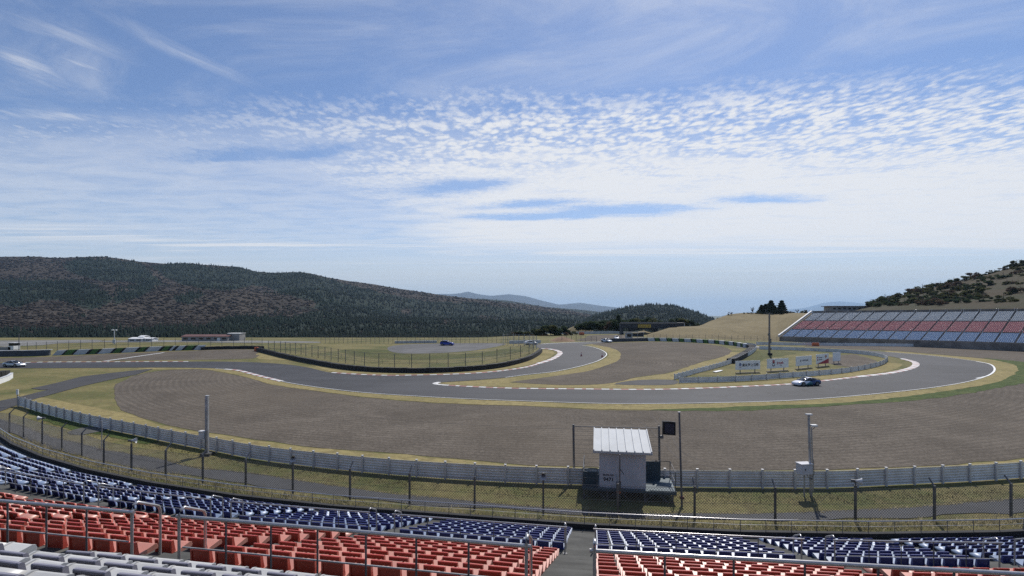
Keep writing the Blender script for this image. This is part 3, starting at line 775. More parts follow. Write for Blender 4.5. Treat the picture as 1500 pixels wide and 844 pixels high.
# ---- seat meshes (local: +y faces the track, origin at the tread behind the seat)
def seat_meshes(color):
    mt = M['seat_'+color]
    W = 0.385; WP = 0.43
    back = [(0.0, 0.0), (-0.015, 0.10), (-0.025, 0.235), (-0.035, 0.249), (-0.062, 0.25), (-0.072, 0.242), (-0.072, 0.218), (-0.052, 0.212), (-0.040, 0.02), (-0.04, -0.04), (0.0, -0.04)]
    side = [(0.04, -0.02), (0.012, 0.10), (-0.010, 0.232), (-0.032, 0.246), (-0.062, 0.247), (-0.070, 0.235), (-0.064, 0.10), (-0.07, -0.04), (0.0, -0.05)]
    def ext(b, prof, x0, x1):
        n = len(prof)
        b.add([(x0, y, z) for y, z in prof]+[(x1, y, z) for y, z in prof],
              [(j, (j+1) % n, n+(j+1) % n, n+j) for j in range(n)]+[tuple(reversed(range(n))), tuple(range(n, 2*n))], False)
    b = MB(); ext(b, back, -W/2+0.028, W/2-0.028); ext(b, side, -W/2, -W/2+0.03); ext(b, side, W/2-0.03, W/2)
    bk = b.mesh('backrest', mt)
    b = MB()
    pan = [(-0.01, 0.0), (0.05, -0.008), (0.28, 0.036), (0.35, 0.048), (0.395, 0.036), (0.415, -0.01), (0.40, -0.05), (0.33, -0.03), (0.2, -0.05), (0.0, -0.06)]
    ext(b, pan, -WP/2+0.012, WP/2-0.012)
    rim = [(0.0, 0.012), (0.2, 0.042), (0.34, 0.064), (0.39, 0.045), (0.39, -0.04), (0.0, -0.055)]
    ext(b, rim, -WP/2, -WP/2+0.03); ext(b, rim, WP/2-0.03, WP/2)
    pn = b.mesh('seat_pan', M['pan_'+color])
    b = MB(); b.box((0, 0.10, -0.16), (0.06, 0.10, 0.22)); b.box((0, 0.14, -0.055), (0.28, 0.22, 0.02))
    br = b.mesh('bracket', M['galvdark'])
    # light version for the seats too far to count
    return bk, pn, br
SM = {c: seat_meshes(c) for c in ('blue', 'red', 'grey')}
cand = {'blue': [], 'red': [], 'grey': []}
AISLE = 1.02
for cname, rows_ in (('grey', GREY), ('red', RED), ('blue', BLUE)):
    for i, (R, d) in enumerate(rows_):
        for k in range(KMIN, KMAX+1):
            L, Rt = corner(R, ang(k+1, R)), corner(R, ang(k, R))
            dv = (Rt-L); ln = dv.length; dv /= ln
            aw = AISLE
            usable = ln-aw; n = int(round(usable/0.505)); pitch = usable/n
            rot = math.atan2(dv.y, dv.x)
            for s in range(n):
                p = L+dv*(aw/2+pitch*(s+0.5))
                if p.y < 1.0: continue
                P3 = (p.x, p.y, CAMZ-d-TR)
                q = pix((p.x, p.y, CAMZ-d))
                if q[0] < -420 or q[0] > 1900 or q[1] > 1150: continue
                out_ = q[0] < -40 or q[0] > 1540 or q[1] > 870
                cand[cname].append((p.length+(1000 if out_ else 0), P3, rot, q, k))
LBL = {'blue': 'blue plastic seat with low back in the lower tier of the near grandstand',
       'red': 'red plastic seat with low back in the middle tier of the near grandstand',
       'grey': 'pale grey plastic seat with low back in the topmost tier of the near grandstand'}
rest = {}
for cname in cand:
    L = sorted(cand[cname], key=lambda t: t[0])
    n_in = min(300, sum(1 for t in L if t[0] < 900)); rest[cname] = L[n_in:]
    bk, pn, br = SM[cname]
    for (dd, P3, rot, q, k) in L[:n_in]:
        rt = thing(cname+'_seat', LBL[cname], 'seat', P3, rot+random.gauss(0, 0.02), cname+' seats of the near grandstand')
        t = random.uniform(-0.03, 0.03)
        child(bk, 'backrest', rt, rot=(t, 0, 0)); child(pn, 'seat_pan', rt)
        if dd < 13: child(br, 'bracket', rt)

# ---- far grandstand
M['frontwall'] = mat('front_wall', (0.20, 0.18, 0.165), 0.9, 0.4, 0.5)
FT = {'blue': [], 'red': [], 'grey': []}
fprof = []; dep = 0.0; zz0 = CAMZ-9.07+0.05; ftread = []
rise = 9.9/30.0
far = thing('grandstand', 'distant grandstand with grey, red and blue seat bands across the track', 'grandstand', (ST0.x, ST0.y, 0))
fp = [(0.0, -1.5), (0.0, zz0)]
rows_def = []
dcur, zcur = 0.0, zz0
for cname, n, gap, gz in (('blue', 9, 1.15, 0.28), ('red', 11, 1.15, 0.28), ('grey', 11, 0.8, 0.0)):
    for i in range(n):
        rows_def.append((cname, dcur+0.55, zcur))
        fp += [(dcur, zcur), (dcur+0.8, zcur)]
        dcur += 0.8; zcur += 0.285
    fp += [(dcur, zcur), (dcur+gap, zcur)]; dcur += gap; zcur += gz
SD = dcur
fp += [(dcur, zcur), (dcur, zcur+0.9), (dcur+0.2, zcur+0.9), (dcur+0.2, -1.5)]
b = MB()
def fw(s, d_, z): p = STE*s+STN*d_; return (p.x, p.y, z+0.0075*s)
vs = [fw(0, a, z) for a, z in fp]+[fw(STL, a, z) for a, z in fp]; n = len(fp)
b.add(vs, [(j, j+1, n+j+1, n+j) for j in range(n-1)]+[tuple(range(n)), tuple(reversed(range(n, 2*n)))])
b.build('terrace', M['frontwall'], far)
b = MB()
for s0, s1, dd, z0, z1 in ((0, STL, -0.5, -1.2, zz0-0.15),):
    vs = []
    for s in (s0, s1):
        for a, z in ((dd, z0), (dd, z1), (dd-0.25, z1), (dd-0.25, z0)): vs.append(fw(s, a, z))
    b.add(vs, [(0, 1, 5, 4), (1, 2, 6, 5), (2, 3, 7, 6), (0, 3, 2, 1), (4, 5, 6, 7)])
b.build('front_wall', M['frontwall'], far)
b = MB()
vs = []
for a, z in ((-0.4, zz0-0.2), (SD, zcur+0.3)):
    for s, dz in ((-0.8, 0), (-0.25, 0), (-0.25, 0.75), (-0.8, 0.75)): vs.append(fw(s, a, z+dz))
b.add(vs, [(0, 1, 2, 3), (4, 7, 6, 5), (0, 4, 5, 1), (1, 5, 6, 2), (2, 6, 7, 3), (3, 7, 4, 0)])
b.build('side_parapet', M['whiteold'], far)
BAY = 4.55
rotf = math.atan2(-STN.y, -STN.x)-math.pi/2
seatlist = {c: [] for c in FT}
for cname, dd, z in rows_def:
    nb = int(STL/BAY)
    for kb in range(nb):
        for s in range(9):
            ss = 0.5+kb*BAY+0.42+0.455*(s)
            if ss > STL-0.3: continue
            p = ST0+STE*ss+STN*(dd)
            seatlist[cname].append((p.x, p.y, z+0.10+0.0075*ss))
far_rails = []
for kb in range(0, int(STL/BAY)):
    for cn, dd in (('blue', 9*0.8+0.6), ('red', 9*0.8+1.6+11*0.8+0.6), ('grey', SD-0.6)):
        z = [r for r in rows_def if r[0] == cn][-1][2]+0.35
        bb = MB()
        for ds in (-0.42, 0.42):
            s = 0.5+kb*BAY+ds*0.7
            bb.tube([fw(s, dd, z), fw(s, dd, z+1.05), fw(s, dd-0.5, z+0.9), fw(s, dd-0.5, z)], 0.045, 5)
        far_rails.append(bb)
for bb in far_rails: bb.build('stair_rail', M['steel'], far)

# seats beyond the counted ones: one mass per colour
def seat_mass(cname, near, farp):
    # lightweight seat: back slab + pan slab
    def slab(prof, w):
        n = len(prof); vs = [(-w, y, z) for y, z in prof]+[(w, y, z) for y, z in prof]
        fs = [(j, (j+1) % n, n+(j+1) % n, n+j) for j in range(n)]
        return vs, fs
    v1, f1 = slab([(0, 0), (-0.025, 0.24), (-0.062, 0.25), (-0.072, 0.218), (-0.052, 0.21), (-0.04, -0.04)], 0.1925)
    v2, f2 = slab([(0, 0.0), (0.345, 0.05), (0.41, 0.015), (0.39, -0.05), (0.0, -0.055)], 0.215)
    v = np.array(v1+v2); tri = []
    for f in f1: tri += [(f[0], f[1], f[2]), (f[0], f[2], f[3])]
    for f in f2: tri += [tuple(len(v1)+q for q in (f[0], f[1], f[2])), tuple(len(v1)+q for q in (f[0], f[2], f[3]))]
    for o0, k in ((0, 6), (len(v1), 5)):
        for j in range(1, k-1):
            tri.append((o0, o0+j+1, o0+j)); tri.append((o0+k, o0+k+j, o0+k+j+1))
    tri = np.array(tri); mi1 = (tri.min(1) >= len(v1)).astype(int); mi1[:2] = 1   # front of the back: light painted in with the paler colour
    P = [(p[1], p[2]) for p in near]+[(q, rotf) for q in farp]
    loc = np.array([p[0] for p in P]); rot = np.array([p[1] for p in P])+rng.normal(0, 0.018, len(P)); loc = loc+rng.normal(0, 0.006, loc.shape)
    ca, sa = np.cos(rot), np.sin(rot)
    VV = np.empty((len(P), len(v), 3))
    VV[:, :, 0] = ca[:, None]*v[None, :, 0]-sa[:, None]*v[None, :, 1]+loc[:, None, 0]
    VV[:, :, 1] = sa[:, None]*v[None, :, 0]+ca[:, None]*v[None, :, 1]+loc[:, None, 1]
    VV[:, :, 2] = v[None, :, 2]+loc[:, None, 2]
    ff = tri[None]+(np.arange(len(P))*len(v))[:, None, None]
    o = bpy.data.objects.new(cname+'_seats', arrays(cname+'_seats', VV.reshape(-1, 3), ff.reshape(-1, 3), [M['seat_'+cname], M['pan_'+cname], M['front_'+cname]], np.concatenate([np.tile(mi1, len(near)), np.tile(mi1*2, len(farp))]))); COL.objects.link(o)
    kind(o, 'stuff', 'many further '+cname+' plastic seats of both grandstands')
for cname in FT: seat_mass(cname, rest[cname], seatlist[cname])

# ---- handrails of the near stand
def bay_line(R, k, drop, inset=0.55, ext=0.0):
    L, Rt = corner(R, ang(k+1, R)), corner(R, ang(k, R)); dv = (Rt-L).normalized()
    return L+dv*inset, Rt-dv*(inset-ext), dv
def guard(R, drop, floor, mid, k, n, label, rad, group):
    a, c, dv = bay_line(R, k, drop)
    t = thing('tier_railing', label, 'railing', (a.x, a.y, CAMZ-floor), 0, group)
    p = lambda q, d: (q.x-a.x, q.y-a.y, floor-d)
    b = MB(); b.tube([p(a-dv*0.12, drop), p(c+dv*0.12, drop)], rad, 10); b.build('top_rail', M['steel'], t)
    b = MB(); b.tube([p(a, mid), p(c, mid)], rad*0.45, 6); b.build('lower_rail', M['galv'], t)
    for i in range(1, n):
        q = a+(c-a)*(i/n); b = MB(); b.tube([p(q, drop+0.02), p(q, floor+0.02)], rad*0.55, 6); b.build('post', M['galvdark'], t)
RAILS_RED = {0: 'railing behind the red seats left of the central stairway',
             1: 'railing behind the red seats at the far left, beside the grey seats',
             -1: 'railing above the red seats just right of the central stairway',
             -2: 'railing behind the red seats in the bottom right corner of the photo'}
for k, lb in RAILS_RED.items():
    guard(95.15, 3.45, 4.30, 3.97, k, 7, 'steel '+lb, 0.031, 'railings behind the red tier')
NB = {6: 'seventh', 5: 'sixth', 4: 'fifth', 3: 'fourth', 2: 'third', 1: 'second', 0: 'first'}
for k in range(-4, 7):
    if k >= 0: lb = 'railing behind the %s blue seat block left of the central stairway' % NB[k]
    else: lb = 'railing behind the %s blue seat block right of the central stairway' % {-1: 'first', -2: 'second', -3: 'third', -4: 'fourth'}[k]
    guard(85.55, 7.08, 7.97, 7.57, k, 5, lb, 0.027, 'railings behind the blue tier')
def hoop(R, floor, a, side, label, h=0.98, L=0.55, dz=0.22, group=None, rad=0.025):
    c = corner(R, a); e = Vector((math.sin(R_(a)), math.cos(R_(a)))); r = Vector((math.cos(R_(a)), -math.sin(R_(a))))
    q = c+r*side
    t = thing('handrail_hoop', label, 'handrail', (q.x, q.y, CAMZ-floor), 0, group)
    f = lambda s, z: (e.x*s, e.y*s, z)
    b = MB()
    b.tube([f(0, 0), f(0, h-0.10), f(0.03, h-0.03), f(0.10, h), f(L-0.10, h-dz+0.04), f(L-0.03, h-dz), f(L, h-dz-0.08), f(L, -0.3)], rad, 8)
    b.build('tube', M['steel'], t)
    b = MB(); b.box((0, 0, 0.006), (0.14, 0.14, 0.012)); b.build('base_plate', M['galvdark'], t)
for k, sd, lb in ((1, -0.5, 'steel handrail hoop beside red seats, left of the pair at the left stairway'), (1, 0.5, 'steel handrail hoop beside red seats, right of the pair at the left stairway'),
                  (0, -0.5, 'steel handrail hoop by the red seats on the left side of the central stairway'), (0, 0.5, 'steel handrail hoop by the red seats on the right side of the central stairway')):
    hoop(95.15, 4.30, ang(k, 95), sd, lb, group='handrail hoops at the stairways')
WB = {0: 'central stairway', 1: 'second stairway from the centre', 2: 'third stairway left of the hut', 3: 'fourth stairway near the left edge', 4: 'fifth stairway at the left edge', -1: 'stairway below the right grey pole', -2: 'stairway in the right corner'}
for k, w in WB.items():
    for sd, s in ((-0.5, 'left'), (0.5, 'right')):
        hoop(85.5, 7.97, ang(k, 85), sd, 'steel handrail hoop among blue seats, %s side of the %s' % (s, w), group='handrail hoops at the stairways')
# parapet railing
t = thing('parapet_railing', 'long thin steel railing on the dark parapet below the blue seats', 'railing', (0, 23, CAMZ-9.60))
ln = [corner(RF-1.06, ang(k, 79)) for k in range(KMIN, KMAX+2)]
b = MB(); b.tube([(p.x, p.y-23, 0.50) for p in ln], 0.026, 8); b.build('top_rail', M['steel'], t)
b = MB(); b.tube([(p.x, p.y-23, 0.27) for p in ln], 0.010, 5); b.build('mid_rail', M['galv'], t)
tot = 0; posts = []
for p, q in zip(ln, ln[1:]):
    L = (q-p).length; n = max(1, round(L/1.12))
    posts += [p+(q-p)*(i/n) for i in range(n)]
posts = [p for p in posts if -40 < pix((p.x, p.y, 2))[0] < 1540]
for p in posts[:98]:
    b = MB(); b.tube([(p.x, p.y-23, -0.02), (p.x, p.y-23, 0.49)], 0.014, 5); b.build('post', M['galvdark'], t)
# ================================================================ FENCES, BARRIERS
def railmat():
    m, b, tc = begin('weathered_guard_rail')
    v = tc.outputs['Object']
    n = noi(v, 0.9, 5, 0.65)
    st = X.nt.nodes.new('ShaderNodeMapping'); st.inputs['Scale'].default_value = (0.5, 0.5, 5)
    X.nt.links.new(v, st.inputs[0])
    r = noi(st.outputs[0], 0.9, 6, 0.7)
    c = mixc(sstep(n, 0.35, 0.65), (0.60, 0.585, 0.56), (0.76, 0.75, 0.73))
    c = mixc(sstep(r, 0.60, 0.72)*0.8, c, (0.20, 0.09, 0.06))
    setcol(b, c); b.inputs['Roughness'].default_value = 0.5; b.inputs['Metallic'].default_value = 0.10
    return m
M['railw'] = railmat()
def resample(W, pitch):
    L = smooth_line(W, 0.5); out = [L[0]]; acc = 0.0
    for p, q in zip(L, L[1:]):
        d = (q-p).length
        while acc+d >= pitch:
            t = (pitch-acc)/d; p = p+(q-p)*t; out.append(p.copy()); d = (q-p).length; acc = 0.0
        acc += d
    return out
def place(b, line, prof, h0=0.0, step=1.0):
    L = smooth_line(line, step)
    b.prism(prof, [(p.x, p.y, hz(p.x, p.y)+h0) for p in L]); return b
def wbeam(z0, h, side, t=0.05):
    """W profile, corrugation bulging to the side"""
    s = side
    fr = [(0.0, 0), (0.022, .18), (0.022, .32), (0.0, .5), (0.022, .68), (0.022, .82), (0.0, 1)]
    return [(s*(0.08+a), z0+q*h) for a, q in fr]+[(s*(0.08+a-0.02), z0+q*h) for a, q in reversed(fr)]
def guardrail(px, label, side, h=1.08, pitch=2.07, nbeam=3, cap=True, world=False, group=None, name='guard_rail', m='railw'):
    W = [Vector((p[0], p[1])) if world else g(*p).xy for p in px]
    o = W[len(W)//2]; t = thing(name, label, 'guard rail', (o.x, o.y, hz(o.x, o.y)), 0, group)
    bh = (h-0.04)/nbeam
    for k in range(nbeam):
        b = MB(); pr = wbeam(0.05+k*bh, bh*0.985, side)
        if side < 0: pr = pr[::-1]
        place(b, W, pr)
        b.v = [(x-o.x, y-o.y, z-hz(o.x, o.y)) for x, y, z in b.v]
        b.build('rail', M[m], t)
    P = resample(W, pitch)
    me = None
    for i, p in enumerate(P[:99]):
        q = P[min(i+1, len(P)-1)]; r = P[max(i-1, 0)]; d = (q-r); a = math.atan2(d.y, d.x)
        if me is None:
            b = MB(); b.box((0, 0, (h+0.10)/2-0.2), (0.11, 0.12, h+0.10+0.4)); b.box((0, 0, h+0.12), (0.15, 0.15, 0.04)); me = b.mesh('post', M['railpost'])
        child(me, 'post', t, (p.x-o.x, p.y-o.y, hz(p.x, p.y)-hz(o.x, o.y)), (0, 0, a))
    return t
GR = [(27,595.5),(32,596.5),(60,605.6),(79,611),(97,615.7),(117,621),(138.7,626),(160,630.5),(213,641.5),(240,647.5),(293,658),(312,661.5),(378.7,674.5),(487,688),(586,697.5),(695,705),(777,709),(900,712.5),(1000,714.5),(1100,715.5),(1224,715.6),(1316,711.5),(1402,707.5),(1483,702.5),(1560,696),(1650,687)]
guardrail(GR, 'long weathered steel guard rail between the near gravel trap and the chain link fence', -1, h=1.10)
guardrail([(988,556.5),(1000,553),(1021,547),(1040,542),(1064,535),(1076,531)], 'short grey guard rail leading up to the tyre wall left of the sign boards', 1, 0.95, 2.0, 2, m='rail', group='infield guard rails')
guardrail([(1076,531),(1093,523.5),(1104,516.5),(1107.5,511.5),(1103,508.4),(1090,506.8)], 'curved grey guard rail in front of the double tyre wall', 1, 1.0, 2.0, 2, m='rail', group='infield guard rails')
IG = [(995,561.6),(1030,560.8),(1060,560),(1108,557.6),(1156,553.6),(1192,551),(1240,546.3),(1272,540.5),(1290,535.8),(1299.5,530.5),(1299,526.8),(1290,523.6),(1270,520.4),(1240,517.6),(1200,515.2),(1150,513.2),(1112,512.2)]
guardrail(IG, 'looping pale guard rail round the infield with the sign boards', -1, 0.95, 3.4, 2, m='rail', group='infield guard rails')
# dark tyres behind the curved rail
def tyre_wall(px, label, w, h, mt, seg=0.9, cap=True, group=None, cat='tyre wall', name='tyre_wall', world=False):
    W = [Vector((p[0], p[1])) if world else g(*p).xy for p in px]
    o = W[len(W)//2]; z0 = hz(o.x, o.y)
    t = thing(name, label, cat, (o.x, o.y, z0), 0, group)
    P = resample(W, seg); b = MB()
    for i, (p, q) in enumerate(zip(P, P[1:])):
        d = (q-p); a = math.atan2(d.y, d.x); m = (p+q)/2
        hh = h*random.uniform(0.94, 1.04)
        b.box((m.x-o.x, m.y-o.y, hz(m.x, m.y)-z0+hh/2-0.05), (seg*1.0, w, hh+0.1), a)
    b.build('belt', mt, t)
    return t
tyre_wall([(1070,532.5),(1088,523.6),(1099,516.2),(1102,512),(1097,509.4)], 'double black tyre wall behind the curved guard rail', 1.6, 1.0, M['black'])
tyre_wall([(376,514),(420,525),(450,531.3),(519,542.6),(583,546),(637,546),(717,540.7),(767,530.3),(786.7,521),(792.5,515.5)], 'long dark curved tyre wall below the infield fence', 0.9, 0.95, M['black'])
tyre_wall([(294,512.8),(330,511.5),(372,511.2),(388,512)], 'low straight dark tyre wall behind the left gravel', 0.9, 0.85, M['black'])
tyre_wall([(-30,523),(0,522.3),(40,521.6),(76,520.6)], 'navy belted tyre wall with pale top at the left edge', 0.9, 1.35, M['navy'])
tyre_wall([(882,501.2),(905,500.8),(930,500.2),(949,499.7)], 'grey blue tyre wall left of the green and white blocks', 0.9, 1.15, M['navy'])
b = MB(); W = [g(*p) for p in ((-30,523),(0,522.3),(40,521.6),(76,520.6))]
b.prism([(-0.5, 1.36), (0.5, 1.36), (0.5, 1.44), (-0.5, 1.44)], W)
W0 = bpy.data.objects
ob = b.build('cap_board', M['whiteold'])
nav = [o for o in COL.objects if o.get('label', '').startswith('navy belted')][0]
ob.parent = nav; ob.matrix_parent_inverse = Matrix.Translation(-Vector(nav.location))
def tile(base, cuts, h, label, lean=0.45):
    """belt covered tyre barrier: cuts = [(px, mat)...] along base polyline"""
    W = [g(*p) for p in base]; o = W[len(W)//2]
    t = thing('tyre_barrier', label, 'tyre barrier', o, 0, 'belt covered tyre barriers')
    xs_ = [p[0] for p in base]; ys_ = [p[1] for p in base]
    def P(px): return g(px, float(np.interp(px, xs_, ys_)))
    names = {'tyrewhite': 'white_panel', 'tyregreen': 'green_panel', 'black': 'black_panel'}
    for (a, m), (c, _) in zip(cuts, cuts[1:]):
        p, q = P(a), P(c); d = (q-p); nrm = Vector((-d.y, d.x, 0)).normalized()*0.9
        if nrm.y < 0: nrm = -nrm
        up = Vector((0, 0, h)); sh = Vector((d.x, d.y, 0)).normalized()*(-lean)
        z = Vector((0, 0, -0.05))
        f = [p+z, q+z, q+up+sh, p+up+sh]; bk = [v+nrm for v in f]
        b = MB(); b.add([tuple(v-o) for v in f+bk], [(0,1,2,3),(7,6,5,4),(3,2,6,7),(0,4,5,1),(1,5,6,2),(0,3,7,4)])
        b.build(names[m], M[m], t)
    return t
tile([(75,520.8),(140,518.6),(200,515.8),(250,513.8),(297,512.4)],
     [(76,'tyrewhite'),(89,'black'),(92,'tyregreen'),(103,'black'),(106.5,'tyrewhite'),(124,'black'),(129,'tyregreen'),(138,'black'),(142,'tyrewhite'),(160,'black'),(164,'tyregreen'),(173.5,'black'),(177.5,'tyrewhite'),(196,'black'),(200,'tyregreen'),(208,'black'),(212,'tyrewhite'),(230.5,'black'),(235,'tyregreen'),(243,'black'),(247,'tyrewhite'),(251,'black'),(256,'tyrewhite'),(265,'black'),(269,'tyregreen'),(279,'black'),(283,'tyrewhite'),(295,'black')], 1.25, 'green and white block tyre barrier along the left gravel trap', -1.1)
tile([(949,500),(980,500.2),(1013,501.6),(1046.7,503.6),(1074.7,506.4),(1092,509.6)],
     [(950,'tyrewhite'),(959.5,'black'),(961,'tyregreen'),(966,'black'),(967.5,'tyrewhite'),(977,'black'),(978,'tyregreen'),(984,'black'),(985.5,'tyrewhite'),(994.5,'black'),(996,'tyregreen'),(1002,'black'),(1003,'tyrewhite'),(1012.5,'black'),(1014,'tyregreen'),(1019.5,'black'),(1021,'tyrewhite'),(1030,'black'),(1031.5,'tyregreen'),(1037,'black'),(1038.5,'tyrewhite'),(1046.5,'black'),(1048,'tyregreen'),(1053,'black'),(1054,'tyrewhite'),(1061,'black'),(1062.5,'tyregreen'),(1067,'black'),(1068,'tyrewhite'),(1074,'black'),(1076,'tyregreen'),(1079,'black'),(1080,'tyrewhite'),(1084.5,'black'),(1085.5,'tyregreen'),(1087.5,'black'),(1088.5,'tyrewhite'),(1092,'black')], 1.15, 'green and white block tyre barrier curving round the middle gravel trap', 0.3)
tile([(1384,508.9),(1420,509.4),(1460,511),(1500,513.2),(1560,516.5)],
     [(1385,'tyrewhite'),(1390,'black'),(1394,'tyregreen'),(1404,'black'),(1408,'tyrewhite'),(1426,'black'),(1430,'tyregreen'),(1440,'black'),(1444,'tyrewhite'),(1463,'black'),(1467,'tyregreen'),(1477,'black'),(1481.5,'tyrewhite'),(1500,'black'),(1504,'tyregreen'),(1514,'black'),(1518,'tyrewhite'),(1536,'black')], 1.2, 'green and white block tyre barrier below the distant grandstand', -0.7)
guardrail([(1108,505.5),(1140,505.8),(1190,506.4),(1240,507),(1300,507.6),(1340,508.2),(1386,508.8)], 'straight pale guard rail in front of the distant grandstand', 1, 1.0, 3.0, 2, m='rail', group='far guard rails')
guardrail([(806,490.6),(830,490),(860,489.6),(900,489.2),(915,489.4)], 'far white guard rail beyond the gravel below the bridge', 1, 1.3, 6.0, 1, m='whiteold', group='far guard rails')
# white wall at the left edge
W = [g(-25,571), g(0,562), g(12,557.5), g(17.5,553.5)]
o = W[1]; t = thing('barrier_wall', 'white painted barrier wall end at the left edge', 'wall', o)
b = MB(); b.prism([(-0.15, -0.1), (0.15, -0.1), (0.15, 0.85), (-0.15, 0.85)], [p-o for p in W]); b.build('panel', M['white'], t)
b = MB(); b.prism([(-0.19, 0.852), (0.19, 0.852), (0.19, 0.90), (-0.19, 0.90)], [p-o for p in W]); b.build('coping', M['whiteold'], t)
tyre_wall([(-25,556),(0,552.5),(10,550)], 'dark stacked tyres behind the white barrier wall', 1.2, 1.0, M['black'])

# generic post and wire fences ------------------------------------------------
def wire_mesh(b, pts, z0, z1, pitch=0.10, r=0.0032):
    """chain link: diagonal wires over a polyline of (x, y, ground) points"""
    segs = []; s = 0.0
    for p, q in zip(pts, pts[1:]):
        L = (Vector(q).xy-Vector(p).xy).length; segs.append((s, s+L, Vector(p), Vector(q))); s += L
    H = z1-z0
    starts = [x[0] for x in segs]
    import bisect
    def pos(ss, zz):
        ss = min(max(ss, 0), s-1e-4); k = bisect.bisect_right(starts, ss)-1
        a, c, p, q = segs[k]; t = (ss-a)/(c-a); m = p+(q-p)*t
        return Vector((m.x, m.y, m.z+z0+zz))
    V_, F_ = [], []
    n = int(s/pitch)
    for sg in (1, -1):
        for i in range(-int(H/pitch), n+int(H/pitch)):
            s0 = i*pitch; a, c = s0, s0+sg*H
            za, zc = 0.0, H
            lo, hi = min(a, c), max(a, c)
            if hi <= 0 or lo >= s: continue
            def clip(v, vz, w, wz):
                if v < 0: vz = vz+(wz-vz)*(0-v)/(w-v); v = 0
                elif v > s: vz = vz+(wz-vz)*(s-v)/(w-v); v = s
                return v, vz
            a2, za2 = clip(a, za, c, zc); c2, zc2 = clip(c, zc, a, za)
            p, q = pos(a2, za2), pos(c2, zc2)
            d = (q-p)
            if d.length < 0.05: continue
            e1 = d.cross(Vector((0, 0, 1)))
            e1 = e1.normalized()*r; e2 = e1.cross(d).normalized()*r
            o = len(V_)
            for base in (p, q):
                V_ += [base+e1, base-e1*0.5+e2*0.87, base-e1*0.5-e2*0.87]
            F_ += [(o, o+1, o+4, o+3), (o+1, o+2, o+5, o+4), (o+2, o, o+3, o+5)]
    b.add(V_, F_)
FP = [(-24,629),(14,634.8),(34.7,640.7),(61.9,651),(90.7,660),(120,669.5),(152,682),(192.5,692),(242.7,700),(297,708),(360,716),(429,723.5),(512.7,733),(600,741),(695.3,747.5),(795.8,755),(905,760),(1017.5,764),(1135.5,766),(1253,766),(1368.8,763.5),(1481,759),(1600,752)]
FW = [g(*p) for p in FP]; o = FW[12]
FW = [p-o for p in FW]
fence = thing('chain_link_fence', 'long chain link fence on outward bent grey posts beside the access road', 'fence', o)
bm_ = MB(); wire_mesh(bm_, [(p.x, p.y, p.z) for p in FW], 0.1, 1.80, 0.155, 0.0095); bm_.build('wire_mesh', M['galvdark'], fence)
b = MB()
for z in (0.1, 1.0, 1.8): b.tube([(p.x, p.y, p.z+z) for p in FW], 0.008, 4)
b.build('tension_wires', M['galvdark'], fence)
HORN = {3, 7, 11, 15, 19}
for i, p in enumerate(FW):
    b = MB(); q = FW[min(i+1, len(FW)-1)]-FW[max(0, i-1)]; n = Vector((-q.y, q.x, 0)).normalized()
    if n.y < 0: n = -n
    top = 2.02 if i in HORN else 1.92
    b.box((p.x, p.y, p.z+top/2-0.2), (0.10, 0.10, top+0.4), math.atan2(q.y, q.x))
    if i not in HORN: b.tube([p+Vector((0, 0, 1.88)), p+n*0.34+Vector((0, 0, 2.25))], 0.045, 5)
    b.build('post', M['galvdark'], fence)
def horn(p, face, label):
    t = thing('loudspeaker', label, 'loudspeaker', p, face, 'horn loudspeakers on fence posts')
    b = MB(); vs = []; fs = []; n = 14
    pr = [(0.30, 0.20), (0.22, 0.145), (0.10, 0.085), (-0.02, 0.06), (-0.02, 0.0)]
    for x, r in pr:
        for j in range(n): a = 2*math.pi*j/n; vs.append((x, r*math.cos(a), 0.22+r*math.sin(a)))
    for i in range(len(pr)-1):
        for j in range(n): fs.append((i*n+j, (i+1)*n+j, (i+1)*n+(j+1) % n, i*n+(j+1) % n))
    b.add(vs, fs, True); b.build('horn', M['whiteold'], t)
    b = MB(); b.tube([(-0.20, 0, 0.22), (-0.01, 0, 0.22)], 0.075, 10); b.tube([(0.02, 0, 0.22), (0.16, 0, 0.22)], 0.035, 8); b.build('driver', M['galvdark'], t)
    b = MB(); b.tube([(0, 0, -0.02), (0, 0, 0.15)], 0.025, 6); b.box((0.0, 0, 0.14), (0.10, 0.06, 0.02)); b.build('bracket', M['galvdark'], t)
    return t
for i, lb, f in ((3, 'grey horn loudspeaker on the leftmost speaker post of the chain link fence', 3.4), (7, 'white horn loudspeaker on a fence post above the left blue seats', 0.3), (11, 'dull horn loudspeaker on a fence post left of centre', -1.2), (15, 'round horn loudspeaker facing the seats, left of the white hut', -1.62), (19, 'horn loudspeaker on the fence post right of the grey box pole', -0.5)):
    p = FW[i]+o; horn(p+Vector((0, 0, 2.03)), f, lb)

